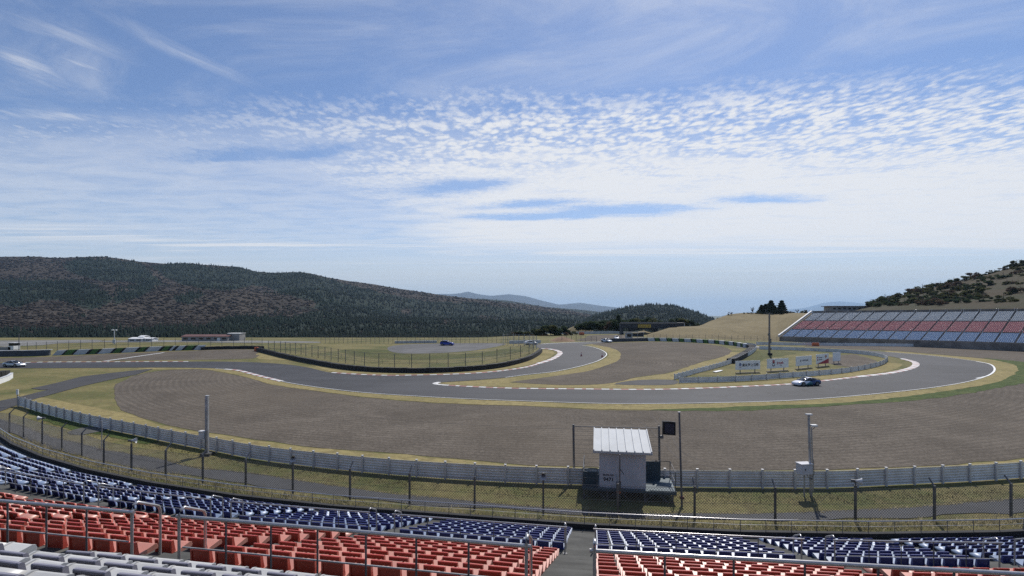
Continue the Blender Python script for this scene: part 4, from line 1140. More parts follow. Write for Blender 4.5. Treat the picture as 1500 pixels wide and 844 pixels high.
def post_fence(tops, label, h, rail=(0.9,), group=None, r=0.05, mesh=True, cat='fence', mt='galvdark', mh=None):
    W = [g(*p) for p in tops]; oo = W[len(W)//2]; W = [p-oo for p in W]
    t = thing('post_fence', label, cat, oo, 0, group)
    for p in W[:98]:
        b = MB(); b.tube([(p.x, p.y, p.z-0.2), (p.x, p.y, p.z+h*random.uniform(0.96, 1.04))], r, 5); b.build('post', M[mt], t)
    b = MB()
    for z in rail: b.tube([(p.x, p.y, p.z+z) for p in W], 0.025, 4)
    b.build('rail', M[mt], t)
    if mesh:
        b = MB(); wire_mesh(b, W, 0.05, mh or h*0.9, 0.5, 0.008); b.build('wire_mesh', M[mt], t)
    return t
IF = [(393,515.5),(402,516),(411,516.5),(418,517.3),(425,518.3),(433,519.3),(441,520.3),(448,521.5),(457,523),(466,524.7),(476,526.6),(485,528.4),(495.5,530.3),(506,531.8),(519,534),(534,536.4),(555,538),(578,538.9),(603,539.2),(629.5,539),(656.5,538.2),(682,536.6),(706.5,534),(728,530.6),(747.5,526.6),(762.5,523),(775,519),(781,516)]
post_fence(IF, 'tall wire fence on dark posts around the infield behind the curved tyre wall', 2.9, (0.9, 2.8), r=0.075)
IF2 = [(395,513),(420,514.5),(445,517),(470,520.5),(500,525),(530,530),(560,533),(600,534.5),(640,534),(680,531.5),(710,528),(740,523),(765,517)]
post_fence(IF2, 'low inner railing behind the infield wire fence', 1.0, (0.5, 1.0), r=0.035, mesh=False)
LF = [(27,516),(40,515.5),(53,515),(68,514.4),(84,513.8),(100.7,513),(118,512.2),(135,511.4),(153,510.6),(170,509.8),(187.7,509.2),(205,508.6),(222,508.2),(240,507.8),(256.7,507.5),(274,507.2),(291,507),(308.7,506.9),(325,506.9),(342,506.9),(358,507.1),(369,507.6),(384,508.4)]
post_fence(LF, 'wire fence on thin posts behind the left green and white barrier', 2.6, (0.9,), r=0.06)
FF = [(470+6.6*i, 503.6-0.02*abs(i-20)) for i in range(48)]
post_fence(FF, 'far wire fence on close posts behind the blue car', 2.5, (1.2, 2.4), r=0.05)
MF = [(823,500.2),(830,499.5),(837,499),(844,499.4),(851,499.8),(858,500.2),(866,500.6),(874,501)]
post_fence(MF, 'grey wire fence in front of the orange earth mound', 1.9, (0.9, 1.8), r=0.06)
HF = [(948+9.5*i, 498.6+0.0006*i*i*9) for i in range(22)]
post_fence(HF, 'wire fence along the foot of the dry grass hill', 2.2, (1.0,), r=0.05)
CF = [(737,506.5),(744,506.2),(752,506.8),(760,507.2),(768,507.4),(776,508.2),(782,509.8),(786,511.6)]
post_fence(CF, 'cluster of tall grey fence posts at the end of the infield', 3.6, (1.0, 3.4), r=0.09, mt='galv')
# low white wall behind the far fence
W = [g(578,503.2), g(610,502.7), g(640,502.4)]; o = W[0]
t = thing('barrier_wall', 'low white wall behind the far fence left of the blue car', 'wall', o)
b = MB(); b.prism([(-0.15, -0.1), (0.15, -0.1), (0.15, 0.75), (-0.15, 0.75)], [p-o for p in W]); b.build('panel', M['whiteold'], t)
b = MB(); b.prism([(-0.2, 0.752), (0.2, 0.752), (0.2, 0.82), (-0.2, 0.82)], [p-o for p in W]); b.build('coping', M['white'], t)
W = [g(746,503.6), g(770,503.2), g(792,502.8)]; o = W[0]
t = thing('barrier_wall', 'pale barrier wall behind the cluster of tall fence posts', 'wall', o)
b = MB(); b.prism([(-0.15, -0.1), (0.15, -0.1), (0.15, 1.0), (-0.15, 1.0)], [p-o for p in W]); b.build('panel', M['whiteold'], t)
b = MB(); b.prism([(-0.2, 1.002), (0.2, 1.002), (0.2, 1.06), (-0.2, 1.06)], [p-o for p in W]); b.build('coping', M['white'], t)

# ================================================================ POLES
def base_of(px, y): return g(px, y)
# left pole with cabinet
p = g(303.5, 667); t = thing('equipment_pole', 'tall grey pole with a cabinet, standing at the guard rail on the left', 'pole', p)
b = MB(); b.box((0, 0, 2.35), (0.20, 0.20, 4.7)); b.box((-0.13, 0.02, 2.5), (0.05, 0.16, 4.2)); b.build('pole', M['galv'], t)
b = MB(); b.box((0, 0, 4.72), (0.24, 0.24, 0.04)); b.build('cap', M['whiteold'], t)
b = MB(); b.box((-0.36, -0.02, 1.62), (0.42, 0.36, 0.56)); b.box((-0.36, -0.02, 1.925), (0.48, 0.42, 0.05)); bx = b.build('cabinet', M['whiteold'], t)
b = MB(); b.box((0, 0, 0.09), (0.75, 0.75, 0.22)); b.build('plinth', M['concrete'], t)
b = MB(); b.tube([(0.1, -0.1, 0.2), (0.45, -0.35, 0.2)], 0.03, 6); b.tube([(-0.1, -0.12, 0.2), (-0.1, -0.12, 1.3), (-0.3, -0.12, 1.36)], 0.025, 6); b.build('conduit', M['galvdark'], t)
# right pole with box and camera
p = g(1187.5, 727); t = thing('equipment_pole', 'grey pole with white box and small camera, right of the hut', 'pole', p)
b = MB(); b.tube([(0.03, 0, -0.2), (-0.12, 0, 5.0)], 0.085, 10, r1=0.07); b.build('pole', M['galv'], t)
b = MB(); b.tube([(0.17, 0.02, 0.3), (0.06, 0.02, 4.25)], 0.04, 8); b.build('conduit', M['galv'], t)
b = MB(); b.box((-0.12, -0.02, 5.03), (0.36, 0.22, 0.07)); b.build('cap', M['whiteold'], t)
b = MB(); b.box((0.16, -0.06, 4.36), (0.34, 0.26, 0.10)); c_ = b.build('camera_housing', M['white'], t)
b = MB(); b.tube([(0.07, 0, 4.1), (0.2, -0.04, 4.2), (0.24, -0.06, 4.32)], 0.02, 6); b.build('camera_arm', M['galvdark'], t)
b = MB(); b.box((-0.42, -0.05, 1.72), (0.74, 0.52, 0.60), 0.12); b.box((-0.42, -0.05, 2.04), (0.80, 0.58, 0.05), 0.12); bx = b.build('cabinet', M['hut'], t)
b = MB(); b.box((-0.50, -0.335, 1.72), (0.05, 0.03, 0.10), 0.12); b.build('latch', M['galvdark'], bx)
b = MB(); b.tube([(-0.42, -0.05, 1.42), (-0.42, -0.05, -0.1)], 0.05, 8); b.build('cabinet_leg', M['galv'], t)
b = MB(); b.tube([(0.15, -0.05, 2.3), (0.15, -0.1, 1.4), (0.0, -0.1, 1.05), (-0.2, -0.1, 1.2), (-0.35, -0.1, 1.42)], 0.02, 6); b.build('cable', M['galvdark'], t)
# dark pole right of hut
p = g(999, 741.5); t = thing('utility_pole', 'plain dark grey pole rising right of the white hut', 'pole', p)
b = MB(); b.tube([(0, 0, -0.2), (-0.16, 0, 5.45)], 0.060, 12, r1=0.055); b.build('pole', M['galvdark'], t)
b = MB(); b.tube([(-0.16, 0, 5.45), (-0.16, 0, 5.50)], 0.075, 12); b.build('cap', M['galv'], t)
b = MB(); b.box((-0.01, -0.02, 0.5), (0.22, 0.2, 0.14)); b.build('clamp', M['rust'], t)
# thin pole at left road
p = g(148.8, 659.5); t = thing('thin_pole', 'thin grey pole beside the access road at the left', 'pole', p)
b = MB(); b.tube([(0, 0, -0.1), (0.03, 0, 2.35)], 0.035, 8); b.build('pole', M['galv'], t)
b = MB(); b.box((-0.18, 0, 0.05), (0.40, 0.10, 0.07), 0.4); b.build('foot', M['rust'], t)
# marker post at the end of the rail
p = g(25.5, 595); t = thing('marker_post', 'small white topped marker post at the guard rail end', 'post', p)
b = MB(); b.tube([(0, 0, -0.1), (0, 0, 1.4)], 0.05, 6); b.build('post', M['wood'], t)
b = MB(); b.box((0, 0, 1.72), (0.26, 0.10, 0.62)); b.build('plate', M['white'], t)
# infield mast
p = g(1127, 520.5); t = thing('mast', 'tall brown infield mast with fittings behind the sign boards', 'mast', p)
b = MB(); b.tube([(0, 0, -0.2), (0, 0, 10.6)], 0.27, 10, r1=0.19); b.build('pole', M['wood'], t)
for z, s in ((10.5, 1.0), (9.6, 0.5)):
    b = MB(); b.box((0, 0, z), (1.5*s, 0.12, 0.12)); b.build('crossarm', M['galvdark'], t)
b = MB(); b.tube([(-0.55, 0, 10.5), (-0.95, 0, 10.9), (-0.9, 0, 11.6)], 0.06, 6); b.build('antenna', M['galvdark'], t)
for z in (5.2, 3.9, 3.3, 1.6):
    b = MB(); b.box((0.18*(-1 if z > 4 else 1), -0.12, z), (0.42, 0.36, 0.5)); b.build('fitting', M['galvdark'], t)
b = MB(); b.box((0.1, -0.1, 0.25), (0.9, 0.7, 0.6)); b.build('footing', M['black'], t)
# left floodlight pole
p = g(167.5, 504.5); t = thing('lamp_mast', 'white lamp mast with two lamp heads in the far left field', 'mast', p)
b = MB(); b.tube([(0, 0, -0.2), (0, 0, 4.6)], 0.13, 8); b.build('pole', M['whiteold'], t)
for s in (-0.55, 0.55):
    b = MB(); b.box((s, 0, 4.5), (0.5, 0.4, 0.35)); b.tube([(0, 0, 4.35), (s, 0, 4.4)], 0.05, 5); b.build('lamp_head', M['white'], t)
b = MB(); b.box((0, 0, 0.9), (0.8, 0.5, 1.1)); b.build('cabinet', M['whiteold'], t)

# ================================================================ HUT
HR = -R_(9.4); HP = Vector((6.85, 32.3, 0))
hut = thing('marshal_hut', 'white marshal hut with ribbed roof on a raised steel platform', 'hut', HP, HR)
b = MB(); b.box((0, 0, 1.82), (2.75, 2.3, 2.26)); b.build('wall', M['hut'], hut)
b = MB()
m0 = Matrix.Translation((-0.02, -0.02, 3.32)) @ Matrix.Rotation(math.atan2(0.62, 3.3), 4, 'X')
b.box((0, 0, 0), (3.42, 3.36, 0.05), 0, m0)
for i in range(8): b.box((-1.68+i*0.48, 0, 0.05), (0.06, 3.36, 0.08), 0, m0)
b.box((0, -1.70, -0.05), (3.46, 0.04, 0.14), 0, m0); b.build('roof', M['roof'], hut)
b = MB(); b.box((0.35, 0.1, 0.61), (5.5, 3.0, 0.14)); b.build('platform', M['teal'], hut)
for x in (-2.3, -0.9, 1.3, 2.9):
    for y in (-1.3, 1.45):
        b = MB(); b.box((x, y, 0.24), (0.10, 0.10, 0.60)); b.build('leg', M['galvdark'], hut)
b = MB()
for x in (-2.3, -0.9, 1.3):
    b = MB(); b.tube([(x, -1.32, 0.05), (x+0.6, -1.32, 0.54)], 0.03, 5); b.build('brace', M['galvdark'], hut)
    b = MB(); b.tube([(x+1.3, -1.32, 0.05), (x+0.75, -1.32, 0.54)], 0.03, 5); b.build('brace', M['galvdark'], hut)
b = MB(); b.box((-1.92, -1.0, 1.12), (0.95, 0.04, 0.88)); b.box((-2.37, 0.2, 1.10), (0.04, 2.3, 0.84)); b.build('side_panel', M['teal'], hut)
b = MB(); b.box((1.95, 0.9, 1.25), (1.0, 0.04, 1.15)); b.build('side_panel', M['teal'], hut)
b = MB(); b.box((2.35, -1.32, 0.60), (1.55, 0.05, 0.24)); b.build('skirt', M['teal'], hut)
b = MB()
for x, y in ((-2.35, -1.3), (-2.35, 1.5), (-1.5, -1.3)):
    b.tube([(x, y, 0.66), (x, y, 1.85)], 0.025, 6)
for z in (1.25, 1.85): b.tube([(-1.5, -1.3, z), (-2.35, -1.3, z), (-2.35, 1.5, z)], 0.022, 6)
b.build('handrail', M['galvdark'], hut)
b = MB()
for x, y in ((1.95, 0.95), (2.45, 0.95), (3.05, 0.95), (3.05, -1.3)):
    b.tube([(x, y, 0.66), (x, y, 1.85)], 0.025, 6)
for z in (1.25, 1.85): b.tube([(1.95, 0.95, z), (3.05, 0.95, z), (3.05, -1.3, z)], 0.022, 6)
b.build('handrail', M['galvdark'], hut)
b = MB()
for i in range(4): b.box((2.35, 1.72+0.0*i-0.26*i+0.9, 0.13*(i+1)-0.03), (0.95, 0.24, 0.04))
b.build('steps', M['galvdark'], hut)
b = MB(); b.box((1.42, 0.2, 1.95), (0.05, 0.85, 1.9)); b.build('door', M['teal'], hut)
def text_mesh(s, size, mt, parent, loc, rot, name='lettering', align='CENTER', sx=1.0, shear=0.0, extr=0.004, bold=0.0):
    cu = bpy.data.curves.new('t', 'FONT'); cu.body = s; cu.size = size; cu.align_x = align; cu.align_y = 'CENTER'; cu.extrude = extr
    cu.shear = shear; cu.offset = bold
    ob = bpy.data.objects.new('t', cu); COL.objects.link(ob)
    dg = bpy.context.evaluated_depsgraph_get()
    me = bpy.data.meshes.new_from_object(ob.evaluated_get(dg)); me.name = name
    bpy.data.objects.remove(ob)
    me.materials.clear(); me.materials.append(mt)
    o = bpy.data.objects.new(name, me); COL.objects.link(o); o.parent = parent; o.location = loc; o.rotation_euler = rot; o.scale = (sx, 1, 1)
    return o
text_mesh('BLDG.NO', 0.15, M['ink'], hut, (-0.83, -1.158, 1.44), (R_(90), 0, 0), bold=0.004)
text_mesh('9471', 0.32, M['ink'], hut, (-0.83, -1.158, 1.17), (R_(90), 0, 0), bold=0.006)
# electric post in front of the hut
p = g(906, 741); t = thing('cable_post', 'thin brown post with a meter box in front of the hut wall', 'post', p)
b = MB(); b.tube([(0.06, 0, 0.4), (0.08, 0, 3.0)], 0.045, 8); b.build('pole', M['wood'], t)
b = MB(); b.box((0, 0, 0.35), (0.20, 0.18, 0.85)); b.build('sleeve', M['concrete'], t)
b = MB(); b.box((0, -0.01, 0.80), (0.22, 0.20, 0.12)); b.build('band', M['orange'], t)
b = MB(); b.box((0, -0.03, 1.15), (0.26, 0.16, 0.55)); b.build('meter_box', M['galvdark'], t)
b = MB(); b.tube([(0.1, -0.03, 2.15), (0.22, -0.05, 1.98), (0.30, -0.05, 1.85)], 0.02, 5); b.build('cable', M['ink'], t)
# wire screen
p0 = Vector((4.15, 34.5, 0)); p1 = Vector((9.75, 34.1, 0))
t = thing('wire_screen', 'tall post frame strung with level wires behind the white hut', 'frame', p0)
for q in (p0, p1):
    b = MB(); b.tube([(q.x-p0.x, q.y-p0.y, -0.1), (q.x-p0.x-0.05, q.y-p0.y, 3.82)], 0.075, 8); b.build('post', M['galvdark'], t)
d = p1-p0
b = MB(); b.tube([(0, 0, 3.70), (d.x, d.y, 3.66)], 0.03, 6); b.build('top_bar', M['galvdark'], t)
for i in range(9):
    b = MB(); z = 3.4-i*0.30; b.tube([(0, 0, z), (d.x/2, d.y/2, z-0.03), (d.x, d.y, z-0.05)], 0.008, 4); b.build('wire', M['galvdark'], t)
# signal panel
t = thing('signal_panel', 'black signal light panel on a bracket right of the hut roof', 'signal', p1+Vector((0, 0, 0)))
b = MB(); b.box((0.62, -0.03, 3.66), (0.80, 0.12, 0.86), -0.35); b.build('panel', M['black'], t)
b = MB(); b.box((0.60, -0.10, 3.66), (0.58, 0.03, 0.62), -0.35); b.build('lamp_face', M['ink'], t)
b = MB(); b.tube([(-0.04, 0, 3.05), (0.18, 0, 3.05), (0.18, 0, 4.15), (0.95, -0.25, 4.11)], 0.03, 6); b.build('bracket', M['galvdark'], t)
b = MB(); b.box((0.10, -0.05, 3.1), (0.22, 0.16, 0.2)); b.build('switch_box', M['galvdark'], t)

# ================================================================ SIGN BOARDS
def board(pl, pr, ph, gy, label):
    """pl, pr: pixel x of left / right edge, ph: (top, bottom) pixel y at the left, gy: ground pixel y left/right"""
    A, B = g(pl, gy[0]), g(pr, gy[1]); d = B-A; w = d.length
    s = A.y/F
    zb = (gy[0]-ph[1])*s; h = (ph[1]-ph[0])*s
    t = thing('sign_board', label, 'sign board', (A+B)/2, math.atan2(d.y, d.x), 'sign boards on the infield')
    b = MB(); b.box((0, 0, zb+h/2), (w, 0.08, h)); b.build('panel', M['board'], t)
    for x in (-0.3, 0.3):
        b = MB(); b.box((x*w, 0.10, (zb+h)/2-0.15), (0.14, 0.10, zb+h*0.9+0.3)); b.build('post', M['wood'], t)
    b = MB(); b.box((0, 0.10, 0.06), (w*0.96, 0.30, 0.16)); b.build('footing', M['wood'], t)
    return t, w, h, zb
RX = (R_(90), 0, 0)
t, w, h, zb = board(1077.4, 1113.4, (529, 542), (547.2, 545.8), 'white sign board with dark east asian lettering and a blue globe emblem')
zc = zb+h/2; y_ = -0.045
text_mesh('東京海上日動', 0.62, M['ink'], t, (0.55, y_, zc-0.02), RX, extr=0.006, bold=0.018)
def disc(b, cx, cz, r0, r1, y, a0=0, a1=360, n=28, sx=1.0):
    vs = []; fs = []
    for i in range(n+1):
        a = R_(a0+(a1-a0)*i/n)
        for r in (r0, r1): vs.append((cx+r*math.cos(a)*sx, y, cz+r*math.sin(a)))
    m = len(vs)
    vs += [(x, yy+0.02, z) for x, yy, z in vs]
    for i in range(n): fs += [(2*i, 2*i+2, 2*i+3, 2*i+1), (m+2*i+1, m+2*i+3, m+2*i+2, m+2*i), (2*i+1, 2*i+3, m+2*i+3, m+2*i+1)]
    b.add(vs, fs)
b = MB(); disc(b, -1.72, zc+0.14, 0.02, 0.26, -0.062); b.build('emblem', M['inkblue'], t)
b = MB(); disc(b, -1.69, zc+0.16, 0.10, 0.14, -0.066, 100, 290); b.build('emblem_ring', M['board'], t)
for k in (0, 1):
    b = MB(); b.box((-1.72, -0.055, zc-0.30-0.10*k), (0.5-0.15*k, 0.02, 0.05)); b.build('caption_line', M['redpaint'], t)
t, w, h, zb = board(1123.6, 1154.8, (526.3, 540.4), (545.3, 542.8), 'white sign board with a red striped hat emblem and red lettering')
zc = zb+h/2
text_mesh('Seravah', 0.66, M['inkred'], t, (0.60, y_, zc+0.05), (R_(90), R_(-3), 0), extr=0.006, bold=0.022, sx=0.88)
text_mesh('racing', 0.24, M['ink'], t, (0.75, y_, zc-0.38), RX, extr=0.006, bold=0.01)
for i in range(4):
    b = MB(); b.box((-1.48+i*0.16, -0.05, zc+0.38), (0.11, 0.02, 0.55)); b.build('emblem_stripe', M['inkred'], t)
b = MB(); b.box((-1.24, -0.055, zc+0.06), (0.66, 0.02, 0.16)); b.build('emblem_band', M['ink'], t)
b = MB(); disc(b, -1.24, zc-0.12, 0.26, 0.42, -0.052, 180, 360); b.build('emblem_bowl', M['ink'], t)
t, w, h, zb = board(1165.8, 1188.8, (522.8, 536.8), (541.6, 538.8), 'white sign board with one line of small dark lettering and a drop mark')
zc = zb+h/2
text_mesh('日本特殊 機材(株)', 0.36, M['inkgrey'], t, (0.30, y_, zc+0.05), RX, extr=0.006, bold=0.004, sx=0.92)
b = MB(); disc(b, -1.28, zc-0.02, 0.0, 0.16, -0.055, sx=0.75); b.add([(-1.40, -0.055, zc), (-1.16, -0.055, zc), (-1.28, -0.055, zc+0.34)], [(0, 1, 2)]); b.build('emblem', M['ink'], t)
t, w, h, zb = board(1195.6, 1213.6, (519.5, 534), (538.4, 536.2), 'white sign board with a red diagonal lower corner')
zc = zb+h/2
b = MB(); vs = [(-w/2+0.1, -0.05, zb+0.01), (w/2-0.005, -0.05, zb+0.01), (w/2-0.005, -0.05, zb+h*0.50)]; vs += [(x, -0.042, z) for x, yy, z in vs]
b.add(vs, [(0, 1, 2), (5, 4, 3), (0, 2, 5, 3), (1, 4, 5, 2), (0, 3, 4, 1)]); b.build('red_corner', M['inkred'], t)
b = MB(); disc(b, w*0.26, zc+h*0.22, 0.16, 0.30, -0.055); b.build('emblem', M['inkred'], t)
b = MB(); disc(b, w*0.26, zc+h*0.20, 0.0, 0.12, -0.055); b.build('emblem', M['yellow'], t)
for k, (sz, z) in enumerate(((0.34, 0.24), (0.30, -0.10))):
    b = MB(); b.box((-w*0.18, -0.055, zc+z*h*0.6), (w*0.28, 0.02, 0.14)); b.build('caption_line', M['inkgrey'], t)
    b = MB(); disc(b, -w*0.40, zc+z*h*0.7, 0.0, 0.17, -0.055); b.build('mark', M['inkred'], t)
board(1220, 1231, (516.8, 529.5), (533.6, 532.6), 'blank pale sign board, the smallest and rightmost of the row')
# white mat on the grass
A = [g(1044,545.3), g(1056,543.2), g(1059,543.8), g(1049,546.3)]
b = MB(); c0 = sum(A, Vector())/4
b.add([p-c0+Vector((0, 0, 0.05)) for p in A]+[p-c0+Vector((0, 0, 0.16)) for p in A], [(4,5,6,7),(0,1,5,4),(1,2,6,5),(2,3,7,6),(3,0,4,7)])
m_ = b.build('ground_sheet', M['white']); m_.location = c0; tag(m_, 'white sheet lying on the grass beside the short guard rail', 'sheet')
# ================================================================ CARS
def livery():
    m, b, tc = begin('race_livery')
    v = tc.outputs['Object']
    sep = X.nt.nodes.new('ShaderNodeSeparateXYZ'); X.nt.links.new(v, sep.inputs[0])
    x, z = X(sep.outputs[0]), X(sep.outputs[2])
    n = noi(v, 2.2, 3, 0.6)
    a = sstep(x*0.55 + z*0.9 + n*0.35, 0.82, 0.90)
    c2 = sstep(n*0.7 + x*0.2, 0.28, 0.34)
    dark = mixc(c2, (0.02, 0.05, 0.16), (0.045, 0.16, 0.20))
    setcol(b, mixc(a, dark, (0.76, 0.77, 0.83)))
    b.inputs['Roughness'].default_value = 0.25
    return m
M['livery'] = livery()
COUPE = dict(body=[(2.17,.50,.26,.48),(2.06,.74,.18,.58),(1.75,.86,.14,.68),(1.35,.90,.14,.76),(.9,.88,.14,.80),(.3,.87,.14,.83),(-.5,.88,.14,.85),(-1.1,.91,.14,.90),(-1.6,.90,.16,.90),(-1.95,.82,.24,.86),(-2.16,.62,.34,.74)],
             cab=[(1.02,.72,.70,.79,.81),(.55,.73,.62,.80,1.06),(.12,.74,.55,.82,1.25),(-.35,.75,.55,.84,1.28),(-.85,.76,.53,.87,1.21),(-1.35,.74,.55,.88,1.05),(-1.85,.68,.62,.86,.88)], wb=(1.28,-1.20), r=.33, roof=(2, 6), hw=.86)
HATCH = dict(body=[(2.08,.60,.28,.62),(1.98,.78,.20,.74),(1.6,.87,.17,.86),(1.1,.89,.16,.93),(.6,.89,.16,.95),(-.4,.89,.16,.97),(-1.3,.89,.17,.99),(-1.8,.87,.20,.98),(-2.0,.82,.28,.92),(-2.08,.72,.36,.80)],
             cab=[(1.0,.76,.74,.92,.94),(.5,.77,.66,.94,1.24),(.1,.78,.62,.95,1.42),(-.5,.79,.61,.96,1.47),(-1.2,.79,.60,.97,1.44),(-1.65,.77,.60,.97,1.34),(-1.98,.74,.68,.95,1.02)], wb=(1.27,-1.28), r=.32, roof=(2, 5), hw=.86)
def car(name, label, loc, rz, sp, paint, spoiler=False, stripe=None, group='cars on the track'):
    t = thing(name, label, 'car', loc, rz, group)
    n = 12
    b = MB(); vs = []; fs = []
    for x, w, z0, z1 in sp['body']:
        m = (z0+z1)/2
        half = [(w*.72, z0), (w*.97, z0+.10*(z1-z0)), (w, m-.05), (w*.985, z0+.72*(z1-z0)), (w*.90, z0+.93*(z1-z0)), (w*.62, z1)]
        ring = [(x, y, z) for y, z in half]+[(x, -y, z) for y, z in reversed(half)]
        vs += ring
    k = len(sp['body'])
    for i in range(k-1):
        for j in range(n): fs.append((i*n+j, i*n+(j+1) % n, (i+1)*n+(j+1) % n, (i+1)*n+j))
    fs += [tuple(range(n))[::-1], tuple((k-1)*n+j for j in range(n))]
    b.add(vs, fs, True); b.build('body', paint, t)
    # wheel arches
    for x in sp['wb']:
        for s in (1, -1):
            b = MB(); vs = []; fs = []; q = 18
            for j in range(q):
                a = 2*math.pi*j/q
                vs.append((x+(sp['r']+.05)*math.cos(a), s*(sp['hw']+.048), sp['r']+(sp['r']+.05)*math.sin(a)))
            b.add(vs+[(p[0], p[1]-s*.22, p[2]) for p in vs], [tuple(range(q)) if s < 0 else tuple(reversed(range(q)))]+[(j, (j+1) % q, q+(j+1) % q, q+j) for j in range(q)])
            b.build('wheel_arch', M['black'], t)
            b = MB(); b.tube([(x, s*(sp['hw']-.15), sp['r']), (x, s*(sp['hw']+.065), sp['r'])], sp['r'], 18); w_ = b.build('wheel', M['rubber'], t)
            b = MB(); b.tube([(x, s*(sp['hw']+.05), sp['r']), (x, s*(sp['hw']+.075), sp['r'])], sp['r']*.66, 14); b.build('rim', M['rim'], w_)
    cab = sp['cab']; vs = []; fs = []; q = 6
    for x, wb_, wt, z0, z1 in cab:
        half = [(wb_, z0-.06), (wb_*.45+wt*.55, z0*.4+z1*.6), (wt, z1-.02)]
        vs += [(x, y, z) for y, z in half]+[(x, -y, z) for y, z in reversed(half)]
    k = len(cab)
    for i in range(k-1):
        for j in range(q): fs.append((i*q+j, i*q+(j+1) % q, (i+1)*q+(j+1) % q, (i+1)*q+j))
    fs += [tuple(range(q))[::-1], tuple((k-1)*q+j for j in range(q))]
    b = MB(); b.add(vs, fs, True); b.build('windows', M['glass'], t)
    # roof skin with pillars
    b = MB(); a0, a1 = sp['roof']
    sec = cab[a0:a1+1]
    vs = []
    for x, wb_, wt, z0, z1 in sec: vs += [(x, wt+.015, z1-.05), (x, wt*.6, z1+.02), (x, -wt*.6, z1+.02), (x, -wt-.015, z1-.05)]
    fs = []
    for i in range(len(sec)-1):
        for j in range(3): fs.append((i*4+j, i*4+j+1, (i+1)*4+j+1, (i+1)*4+j))
    b.add(vs, fs, True)
    for s in (1, -1):
        f0 = cab[0]; f1 = cab[a0]
        b.tube([(f0[0], s*(f0[1]), f0[3]), (f1[0], s*(f1[2]+.01), f1[4]-.03)], .035, 5)
        r1 = cab[a1]; r2 = cab[-1]
        b.tube([(r1[0], s*(r1[2]+.01), r1[4]-.03), (r2[0], s*(r2[1]), r2[4])], .06, 5)
        mid = cab[3]; b.tube([(mid[0], s*(mid[2]+.015), mid[4]-.04), (mid[0]-.15, s*(mid[1]+.012), mid[3])], .03, 5)
    b.build('roof', paint, t)
    nx_ = sp['body'][1][0]
    for s in (1, -1):
        b = MB(); z = sp['body'][1][3]; b.box((nx_-.12, s*.62, z-.04), (.28, .26, .13), -s*.5); b.build('headlight', M['lamp'], t)
        b = MB(); b.box((sp['body'][-2][0]-.02, s*.62, sp['body'][-2][3]-.12), (.14, .32, .12)); b.build('tail_light', M['inkred'], t)
        b = MB(); b.box((.72, s*.98, cab[0][3]+.10), (.14, .2, .13)); b.build('mirror', M['black'], t)
    b = MB(); b.box((nx_+.02, 0, .34), (.10, .95, .16)); b.build('intake', M['black'], t)
    if spoiler:
        b = MB(); b.box((-1.98, 0, 1.02), (.26, 1.35, .03)); b.box((-1.92, .45, .93), (.1, .03, .18)); b.box((-1.92, -.45, .93), (.1, .03, .18)); b.build('rear_wing', M['black'], t)
    return t
p = g(1181, 565.2); car('sports_coupe', 'white and dark teal racing coupe cornering left on the near track', (p.x, p.y, p.z+0.05), math.pi+0.22, COUPE, M['livery'], True)
p = g(655, 506.2); car('hatchback', 'bright blue hatchback standing on the infield tarmac pad', (p.x, p.y, p.z+0.04), -0.12, HATCH, M['carblue'])
p = g(21, 537.6); car('sports_coupe', 'silver low coupe driving right at the left edge of the track', (p.x, p.y, p.z+0.05), -0.15, COUPE, M['carsilver'])
p = g(888.5, 501.6); car('sports_coupe', 'pale blue white car approaching at the far end of the track', (p.x, p.y, p.z+0.05), -math.pi/2+0.5, COUPE, M['carwhite'])
p = g(903, 497.2); car('sports_coupe', 'tiny white car on the distant track below the bridge', (p.x, p.y, p.z+0.05), -math.pi/2-0.1, COUPE, M['carwhite'])
p = g(777.5, 505.0); car('sports_coupe', 'small white car half hidden behind the cluster of fence posts', (p.x, p.y, p.z+0.05), 0.2, COUPE, M['carwhite'])
# traffic cones on the inner track
def cone(px, y, label, h):
    t = thing('traffic_cone', label, 'cone', g(px, y, 0.05), 0, 'cones on the inner track')
    b = MB(); b.tube([(0, 0, 0.03), (0, 0, h)], 0.20, 10, r1=0.05); b.build('body', M['orange'] if h > 1 else M['inkred'], t)
    b = MB(); b.box((0, 0, 0.025), (0.55, 0.55, 0.05)); b.build('base', M['black'], t)
    b = MB(); b.tube([(0, 0, h*0.5), (0, 0, h*0.68)], 0.14, 10, r1=0.115); b.build('band', M['white'], t)
cone(851.5, 522, 'dark red cone in the middle of the inner track', 0.9)
cone(882, 523.5, 'red cone at the outer white line of the inner track', 0.95)
# orange blocks
def block(px, y, w, h, label, mt='orange'):
    o = g(px, y); t = thing('barrier_block', label, 'barrier', o, 0, 'orange barrier blocks')
    b = MB(); b.box((0, 0, h*0.45), (w, 0.6, h*0.9)); b.box((0, 0, h*0.94), (w*0.92, 0.42, h*0.12)); b.build('body', M[mt], t)
    b = MB(); b.box((0, -0.31, h*0.25), (w*0.8, 0.05, h*0.16)); b.build('slot', M['rust'], t)
block(375.5, 514.5, 0.9, 1.1, 'small orange block at the end of the straight dark tyre wall')
block(1194.5, 507.2, 2.2, 1.15, 'wide orange red block beside the far pale guard rail')
block(852, 491.0, 2.2, 1.3, 'small orange red block on the far white guard rail')

